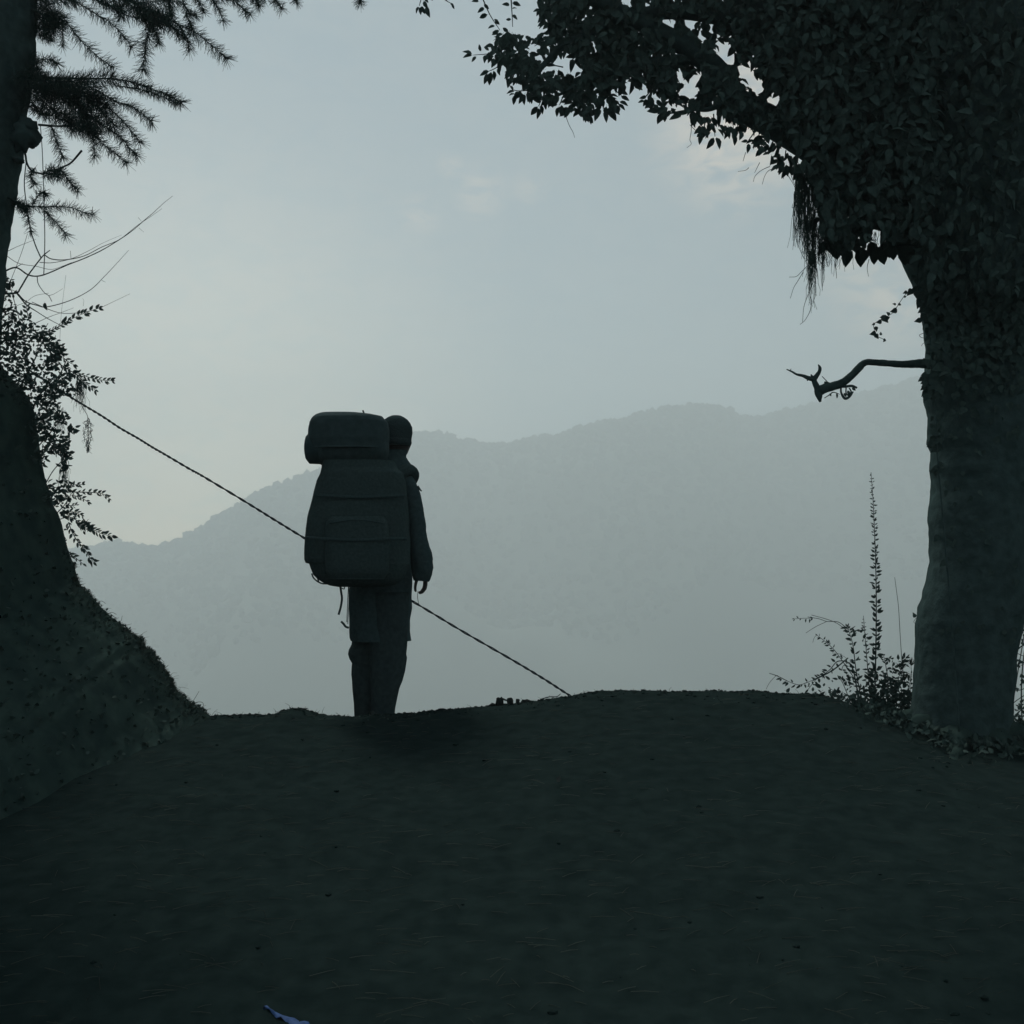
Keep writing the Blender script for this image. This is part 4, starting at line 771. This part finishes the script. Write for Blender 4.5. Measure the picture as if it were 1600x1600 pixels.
g.add(V, F); tag(part('plastic_scrap', g, M['blue']), 'crumpled scrap of bright blue plastic on the slope at the bottom of the picture', 'plastic scrap')

# ------------------------------------------------------------------ the hiker
YP = 6.05
fx, fy = math.cos(R(48)), math.sin(R(48))        # the way the hiker faces: right and away
gz = ground_z(P(585, 1120, YP).x, YP)
hk = thing('person', 'hiker standing on the crest facing away to the right, in knit cap and long coat', 'person', (P(585, 1120, YP).x, YP, gz))
J = {}
def jt(n, px, py, Y, r): J[n] = (P(px, py, Y), r)
jt('pelvis', 596, 912, 6.08, .115); jt('spine', 597, 850, 6.08, .105); jt('chest', 600, 785, 6.08, .125); jt('neck0', 612, 738, 6.10, .065); jt('neck1', 617, 712, 6.11, .052); jt('head0', 619, 695, 6.12, .06)
jt('rsh', 637, 757, 5.99, .052); jt('rel', 650, 838, 5.98, .042); jt('rwr', 662, 893, 6.00, .028)
jt('lsh', 577, 757, 6.2, .052); jt('lel', 572, 838, 6.26, .042); jt('lwr', 590, 893, 6.30, .028)
jt('rhip', 606, 930, 6.02, .085); jt('rkn', 603, 1025, 6.03, .056); jt('ran', 598, 1125, 6.0, .04)
jt('lhip', 583, 930, 6.15, .085); jt('lkn', 577, 1025, 6.17, .056); jt('lan', 572, 1125, 6.13, .04)
names = list(J); idx = {n: i for i, n in enumerate(names)}
E = [('pelvis', 'spine'), ('spine', 'chest'), ('chest', 'neck0'), ('neck0', 'neck1'), ('neck1', 'head0'), ('chest', 'rsh'), ('rsh', 'rel'), ('rel', 'rwr'), ('chest', 'lsh'), ('lsh', 'lel'), ('lel', 'lwr'),
     ('pelvis', 'rhip'), ('rhip', 'rkn'), ('rkn', 'ran'), ('pelvis', 'lhip'), ('lhip', 'lkn'), ('lkn', 'lan')]
def skinned(verts, radii, edges, root=0, sub=1):
    me = bpy.data.meshes.new('tmp'); me.from_pydata([tuple(v) for v in verts], edges, []); o = bpy.data.objects.new('tmp', me); col.objects.link(o)
    md = o.modifiers.new('s', 'SKIN'); md.use_smooth_shade = True
    for i, r in enumerate(radii):
        me.skin_vertices[0].data[i].radius = (r, r); me.skin_vertices[0].data[i].use_root = (i == root)
    if sub: o.modifiers.new('u', 'SUBSURF').levels = sub
    dg = bpy.context.evaluated_depsgraph_get(); ev = o.evaluated_get(dg); em = ev.to_mesh()
    v = np.array([x.co[:] for x in em.vertices]); f = [tuple(p.vertices) for p in em.polygons]; ev.to_mesh_clear()
    bpy.data.objects.remove(o); bpy.data.meshes.remove(me); return v, f
bd = MB(); bd.add(*skinned([J[n][0] for n in names], [J[n][1] for n in names], [(idx[a], idx[b]) for a, b in E], 0, 2))
# head with face: rings of a shaped profile
hc = P(620, 684, 6.12); HV = []; HF = []; nu, nv = 40, 30; fa = math.atan2(fy, fx)
for j in range(nv + 1):
    ph = math.pi * j / nv; zz = math.cos(ph)
    for i in range(nu):
        th = 2 * math.pi * i / nu; dth = (th - fa + math.pi) % (2 * math.pi) - math.pi
        a, b = .093, .073
        ex = math.sin(ph); X = ex * math.cos(dth) * a; Yl = ex * math.sin(dth) * b; Z = zz * .118
        fr = math.exp(-(dth / .22) ** 2); frw = math.exp(-(dth / .55) ** 2)
        if zz < 0: X *= 1 + .0 * frw; Yl *= 1 - .28 * zz * zz; X -= (.035 * zz * zz if dth and abs(dth) > 1.6 else 0) * -1
        X += fr * (.024 * math.exp(-((Z + .020) / .018) ** 2) + .010 * math.exp(-((Z + .052) / .008) ** 2) + .009 * math.exp(-((Z + .064) / .008) ** 2)) + frw * (.012 * math.exp(-((Z + .088) / .018) ** 2) + .006 * math.exp(-((Z - .022) / .012) ** 2))
        for sgn in (-1, 1): X -= .009 * math.exp(-((dth - sgn * .42) / .2) ** 2 - (Z / .014) ** 2)
        HV.append((hc.x + X * fx - Yl * fy, hc.y + X * fy + Yl * fx, hc.z + Z))
for j in range(nv):
    for i in range(nu): HF.append((j * nu + i, (j + 1) * nu + i, (j + 1) * nu + (i + 1) % nu, j * nu + (i + 1) % nu))
bd.add(HV, HF)
for sgn in (-1, 1): ellipsoid(bd, (hc.x - sgn * .074 * fy, hc.y + sgn * .074 * fx, hc.z - .012), .016, .013, .03, 12, 8)
# hands: palm and five bent fingers each
def hand(wr, fingers, thumb, palm):
    V = [wr, palm]; Rr = [.021, .027]; Ed = [(0, 1)]
    v, f = skinned(V, Rr, Ed, 0, 2); bd.add(v, f)
    for ch in fingers + [thumb]:
        v, f = skinned([palm * .35 + ch[0] * .65] + ch, [.0125] + [.0112 - .0011 * k for k in range(len(ch))], [(k, k + 1) for k in range(len(ch))], 0, 1); bd.add(v, f)
def hp(*l): return [P(x, y, d) for x, y, d in l]
hand(P(661, 893, 6.0), [hp((666, 908, 5.985), (665, 919, 5.98), (660, 926, 5.975), (653, 927, 5.98)), hp((664.5, 909, 6.0), (664, 919, 6.0), (659, 925, 6.0), (653, 926, 6.0)), hp((666, 908, 6.018), (664.5, 917, 6.022), (659, 924, 6.022), (654, 927, 6.02)), hp((664, 907, 6.034), (663, 915, 6.04), (661, 921, 6.042), (657, 924, 6.04))],
     hp((653, 903, 5.985), (649.5, 911, 5.98), (648.5, 919, 5.98), (650, 926, 5.985)), P(660.5, 902, 6.005))
hand(P(591, 893, 6.3), [hp((594, 910, 6.29), (596, 920, 6.3), (597, 927, 6.31)), hp((593, 911, 6.3), (595, 922, 6.315), (597, 930, 6.325)), hp((592, 911, 6.315), (593, 922, 6.33), (596, 930, 6.34)), hp((591, 909, 6.33), (592, 919, 6.345), (594, 926, 6.35))],
     hp((597, 902, 6.29), (601, 909, 6.285), (603, 916, 6.285)), P(593, 902, 6.305))
bo = part('body', bd, M['skin'], hk)
rm = bo.modifiers.new('one_surface', 'REMESH'); rm.mode = 'VOXEL'; rm.voxel_size = .0055; rm.use_smooth_shade = True
for sgn in (-1, 1):
    g = MB(); dth = sgn * .40; ex = Vector((.079 * math.cos(dth), .073 * math.sin(dth), 0)); ellipsoid(g, (hc.x + ex.x * fx - ex.y * fy, hc.y + ex.x * fy + ex.y * fx, hc.z), .011, .011, .011, 12, 8); part('eye', g, M['eye'], hk)
# knit cap
g = MB(); loft(g, pxrings([(694, 597, 639, .085), (688, 596.5, 642, .098), (682, 596, 643.5, .101), (676, 596, 644.5, .1), (668, 596, 644, .1), (661, 598, 641, .092), (656, 601, 637, .08), (652.5, 606, 632, .06), (650, 611, 627, .035), (649.2, 616, 622, .012)], 6.10, .1), 30, 2, .02, 30, 4); part('knit_cap', g, M['cap'], hk)
g = MB(); loft(g, pxrings([(697, 597, 641, .092), (694, 596, 642.5, .1), (689, 596, 642.8, .101), (686, 597, 642, .098)], 6.10, .1), 30, 2, .03, 40, 3); part('cap_brim', g, M['cap'], hk)
# coat
CO = [(1001, 549, 642.5, .155), (996, 547, 642, .155), (985, 546, 640.7, .155), (970, 545.5, 641, .152), (950, 546, 643.6, .15), (930, 546, 644, .15), (905, 548, 644, .15), (870, 552, 642, .15), (840, 556, 641, .15), (800, 557, 641, .15), (770, 557, 645, .15), (755, 560, 648, .14), (745, 566, 649, .12), (735, 578, 650.5, .11), (727, 588, 643.5, .09), (720, 594, 638, .08), (714, 598, 634.5, .075), (710, 600, 635, .07), (704, 600, 636.5, .07)]
g = MB(); loft(g, pxrings(CO, 6.09, .15), 40, 2.1, .03, 14, 5, 3); part('coat', g, M['coat'], hk)
def sleeve(pts, rad, seed):
    g = MB(); tube(g, catmull(pts, 8), rad, 20, .07, 18, True, None, seed); part('sleeve', g, M['coat'], hk)
sleeve([P(632, 750, 6.0), P(643, 775, 5.99), P(648.5, 805, 5.98), P(653, 835, 5.98), P(654.5, 850, 5.98), P(658, 868, 5.985), P(659.5, 887, 5.995), P(658.5, 902, 6.0), P(658, 908, 6.0)], [S(r, 6) for r in (14, 14.5, 14.5, 14.2, 15, 17, 17.3, 14.5, 12)], 2)
sleeve([P(578, 750, 6.2), P(574, 790, 6.23), P(570, 838, 6.26), P(580, 868, 6.28), P(589, 898, 6.3)], [S(r, 6.2) for r in (14, 14, 14, 13.5, 12)], 5)
# trousers: two legs joined at the seat
g = MB()
loft(g, pxrings([(1160, 556, 590, .07), (1140, 554.5, 590, .07), (1115, 553.5, 591, .07), (1098, 553, 592, .072), (1080, 551, 594, .075), (1064, 550, 596, .08), (1054, 549, 598, .08), (1043, 549.5, 600, .082), (1036, 550, 601, .085), (1030, 546.5, 602, .088), (1022, 544, 602, .09), (1015, 545, 602, .09), (1007, 549, 603, .09), (1000, 550, 603, .09), (960, 550, 605, .1), (925, 552, 610, .1)], 6.14, .08), 24, 2, .02, 18, 5, 1)
loft(g, pxrings([(1160, 582, 614, .068), (1140, 581, 615, .068), (1117, 580, 616.6, .07), (1106, 580, 617.5, .07), (1089, 579, 621, .072), (1075, 579, 624.5, .075), (1064, 578, 629, .078), (1048, 577, 633, .08), (1028, 577, 636, .085), (1022, 577, 635, .085), (1000, 577, 637, .09), (960, 578, 638, .1), (925, 580, 640, .11)], 6.02, .08), 24, 2, .02, 18, 5, 7)
loft(g, pxrings([(945, 556, 632, .13), (925, 553, 636, .14), (905, 555, 636, .14), (890, 560, 632, .13)], 6.08, .13), 24, 2, 0)
tr = part('trousers', g, M['trouser'], hk)
for cxp, Yq in ((598, 6.02), (572, 6.14)):       # shoes, just hidden behind the crest
    g = MB(); b = P(cxp, 1130, Yq); gg = ground_z(b.x, Yq) - .004
    prof = [(-.10, .030, .085), (-.07, .040, .095), (-.02, .040, .10), (.04, .042, .075), (.10, .046, .055), (.15, .038, .045), (.175, .020, .03)]; V = []
    for u, wv, hh in prof:
        for k in range(12):
            a = 2 * math.pi * k / 12; s_ = wv * math.cos(a); zz = hh * .5 * (1 + math.sin(a))
            V.append((b.x + u * fx - s_ * fy, Yq + u * fy + s_ * fx, gg - u * .22 + zz))
    F = [(i * 12 + k, i * 12 + (k + 1) % 12, (i + 1) * 12 + (k + 1) % 12, (i + 1) * 12 + k) for i in range(len(prof) - 1) for k in range(12)] + [tuple(range(12)), tuple(72 + k for k in reversed(range(12)))]
    g.add(V, F); part('shoe', g, M['shoe'], hk)

# backpack
YK = 5.86
bp = thing('backpack', 'large trekking backpack on the hiker with rolled mat on top and dangling straps', 'backpack', P(557, 915, YK))
BG = [(917, 528, 600, .06), (915, 516, 612, .09), (911, 507, 622, .12), (905, 498, 630, .135), (898, 490.5, 634, .14), (887, 486.5, 638, .145), (881, 484.5, 640, .15), (879.5, 478.5, 640, .15), (874, 476.2, 640, .155), (865, 476, 640, .155), (842, 477.4, 640, .155), (826, 478.5, 639, .155), (809, 481.5, 639, .155), (791, 486.3, 638, .15), (770, 491.3, 636, .145), (751, 496.5, 634, .14), (740, 501.5, 630, .135), (733, 503, 622, .12), (720, 505, 615, .11)]
g = MB(); loft(g, pxrings(BG, YK, .15), 44, 2.7, .012, 14, 5); part('main_bag', g, M['pack'], bp)
g = MB(); loft(g, pxrings([(905, 515, 600, .03), (895, 508, 608, .05), (850, 506, 610, .055), (815, 510, 606, .05), (805, 520, 598, .03)], YK - .15, .05), 28, 3, .02, 20, 4); fp = part('front_pocket', g, M['pack'], bp)
g = MB(); tube(g, pxpath([(514, 818), (557, 812), (602, 818)], YK - .2, 5), [.003, .003], 5); part('zip', g, M['strap'], fp)
g = MB(); loft(g, pxrings([(702, 481.5, 606, .12), (687, 481, 608, .13), (671, 482.2, 608, .13), (660, 485, 606, .128), (654, 488, 600, .12), (651.5, 490, 598, .11), (648.5, 494, 584, .095), (646.6, 499, 568, .08), (645.8, 506, 560, .06)], YK, .13), 36, 2.6, .012, 16, 5); part('top_lid', g, M['lid'], bp)
g = MB(); q = [P(x, 700, YK) for x in (477.2, 479, 484, 520, 560, 596, 604, 607)]; q = [Vector((a.x, a.y + .0, a.z)) for a in q]
tube(g, q, [S(r, YK) for r in (12, 19, 25, 26.5, 26.5, 25, 19, 10)], 28, .015, 15)
rl = part('rolled_mat', g, M['lid'], bp)
for x in (505, 580):
    g = MB(); c = P(x, 700, YK); V = []; F = []
    for k in range(28):
        a = 2 * math.pi * k / 28
        for dx in (-.011, .011):
            V.append((c.x + dx, c.y + math.cos(a) * S(27, YK), c.z + math.sin(a) * S(26.8, YK)))
    F = [(2 * k, 2 * k + 1, (2 * k + 3) % 56, (2 * k + 2) % 56) for k in range(28)]; g.add(V, F); part('strap', g, M['strap'], rl)
def ribbon(pts, w_, Y, th=.0016, nm='strap', par=bp):
    pa = pxpath(pts, Y, 6); g = MB(); V = []; n = len(pa); tg = np.gradient(pa, axis=0)
    for i in range(n):
        t = Vector(tg[i]).normalized(); s_ = t.cross(Vector((0, 1, 0))).normalized() * S(w_ / 2, 6); y_ = Vector((0, th, 0)); c = Vector(pa[i])
        V += [c - s_ - y_, c + s_ - y_, c + s_ + y_, c - s_ + y_]
    F = [(i * 4 + k, i * 4 + (k + 1) % 4, i * 4 + 4 + (k + 1) % 4, i * 4 + 4 + k) for i in range(n - 1) for k in range(4)] + [(3, 2, 1, 0), tuple((n - 1) * 4 + k for k in range(4))]
    g.add(V, F); return part(nm, g, M['strap'], par)
ribbon([(531, 912), (533, 925), (534.3, 935), (532.5, 948), (529, 960.5)], 3.2, 5.9)
ribbon([(530, 915), (534, 919), (538, 920), (538, 915)], 1.5, 5.9); ribbon([(544.5, 914), (543.2, 940), (542, 972)], 1.1, 5.95); ribbon([(545.2, 914), (545, 940), (543.5, 975)], .9, 5.96)
ribbon([(533, 971), (537, 975), (540, 979), (545, 981)], 3.2, 5.95, .003, 'toggle')
ribbon([(487, 896), (490, 903), (497, 909), (505, 912), (515, 912)], 2.2, 5.88); ribbon([(492, 896), (496, 903), (498, 909)], 2.2, 5.88); ribbon([(566.8, 641), (568.5, 645), (571, 650)], 2.3, 5.86, .003, 'strap_end')
for yy, x0, x1 in ((842, 477, 640), (775, 489, 636)): ribbon([(x0 + 2, yy - 2), (x0 + 30, yy), (557, yy + 2), (x1 - 30, yy), (x1 - 4, yy)], 5, YK - .157 - (.05 if yy > 800 else 0))
for Yo, x0 in ((5.99, 640), (6.18, 585)):   # shoulder straps bulging over the shoulders
    g = MB(); pa = catmull([P(x0 - 20, 745, Yo - .06), P(x0 - 6, 735, Yo - .02), P(x0 + 2, 737, Yo + .03), P(x0 + 4.5, 744, Yo + .07), P(x0 - 2, 762, Yo + .11), P(x0 - 10, 800, Yo + .11), P(x0 - 24, 850, Yo + .05)], 6)
    tube(g, pa, [S(r, 6) for r in (9, 10, 10.5, 10.5, 9, 7, 5)], 14, .06, 20); part('shoulder_strap', g, M['pack'], bp)
g = MB(); tube(g, pxpath([(652, 760), (656, 765), (659, 767.5)], 5.98, 3), [S(2.5, 6), S(.8, 6)], 5); part('strap_end', g, M['strap'], bp)
# cord from the hand to the rope
g = MB(); tube(g, pxpath([(653, 924), (652.5, 932), (653.5, 940), (655.2, 947)], (5.99, 6.3), 5), [S(.5, 6), S(.45, 6)], 5)
tag(part('cord', g, M['rope']), 'thin cord running from the hiker\'s hand down to the slanting rope', 'cord')

# ------------------------------------------------------------------ haze
hz = MB(); x0, x1, y0, y1, z0, z1 = -2800, 2800, -1000, 1960, -290, 345
hz.add([(x0, y0, z0), (x1, y0, z0), (x1, y1, z0), (x0, y1, z0), (x0, y0, z1), (x1, y0, z1), (x1, y1, z1), (x0, y1, z1)], [(3, 2, 1, 0), (4, 5, 6, 7), (0, 1, 5, 4), (1, 2, 6, 5), (2, 3, 7, 6), (3, 0, 4, 7)])
hm = bpy.data.materials.new('haze'); hm.use_nodes = True; t = hm.node_tree; t.nodes.clear(); mo = t.nodes.new('ShaderNodeOutputMaterial'); pv = t.nodes.new('ShaderNodeVolumePrincipled')
pv.inputs['Color'].default_value = (.93, 1, 1, 1); pv.inputs['Density'].default_value = .0013; pv.inputs['Anisotropy'].default_value = 0.3
t.links.new(pv.outputs[0], mo.inputs['Volume'])
ho = part('haze', hz, hm, kind='stuff', smooth=False); ho['label'] = 'pale haze filling the valley in front of the mountain'; ho['category'] = 'haze'
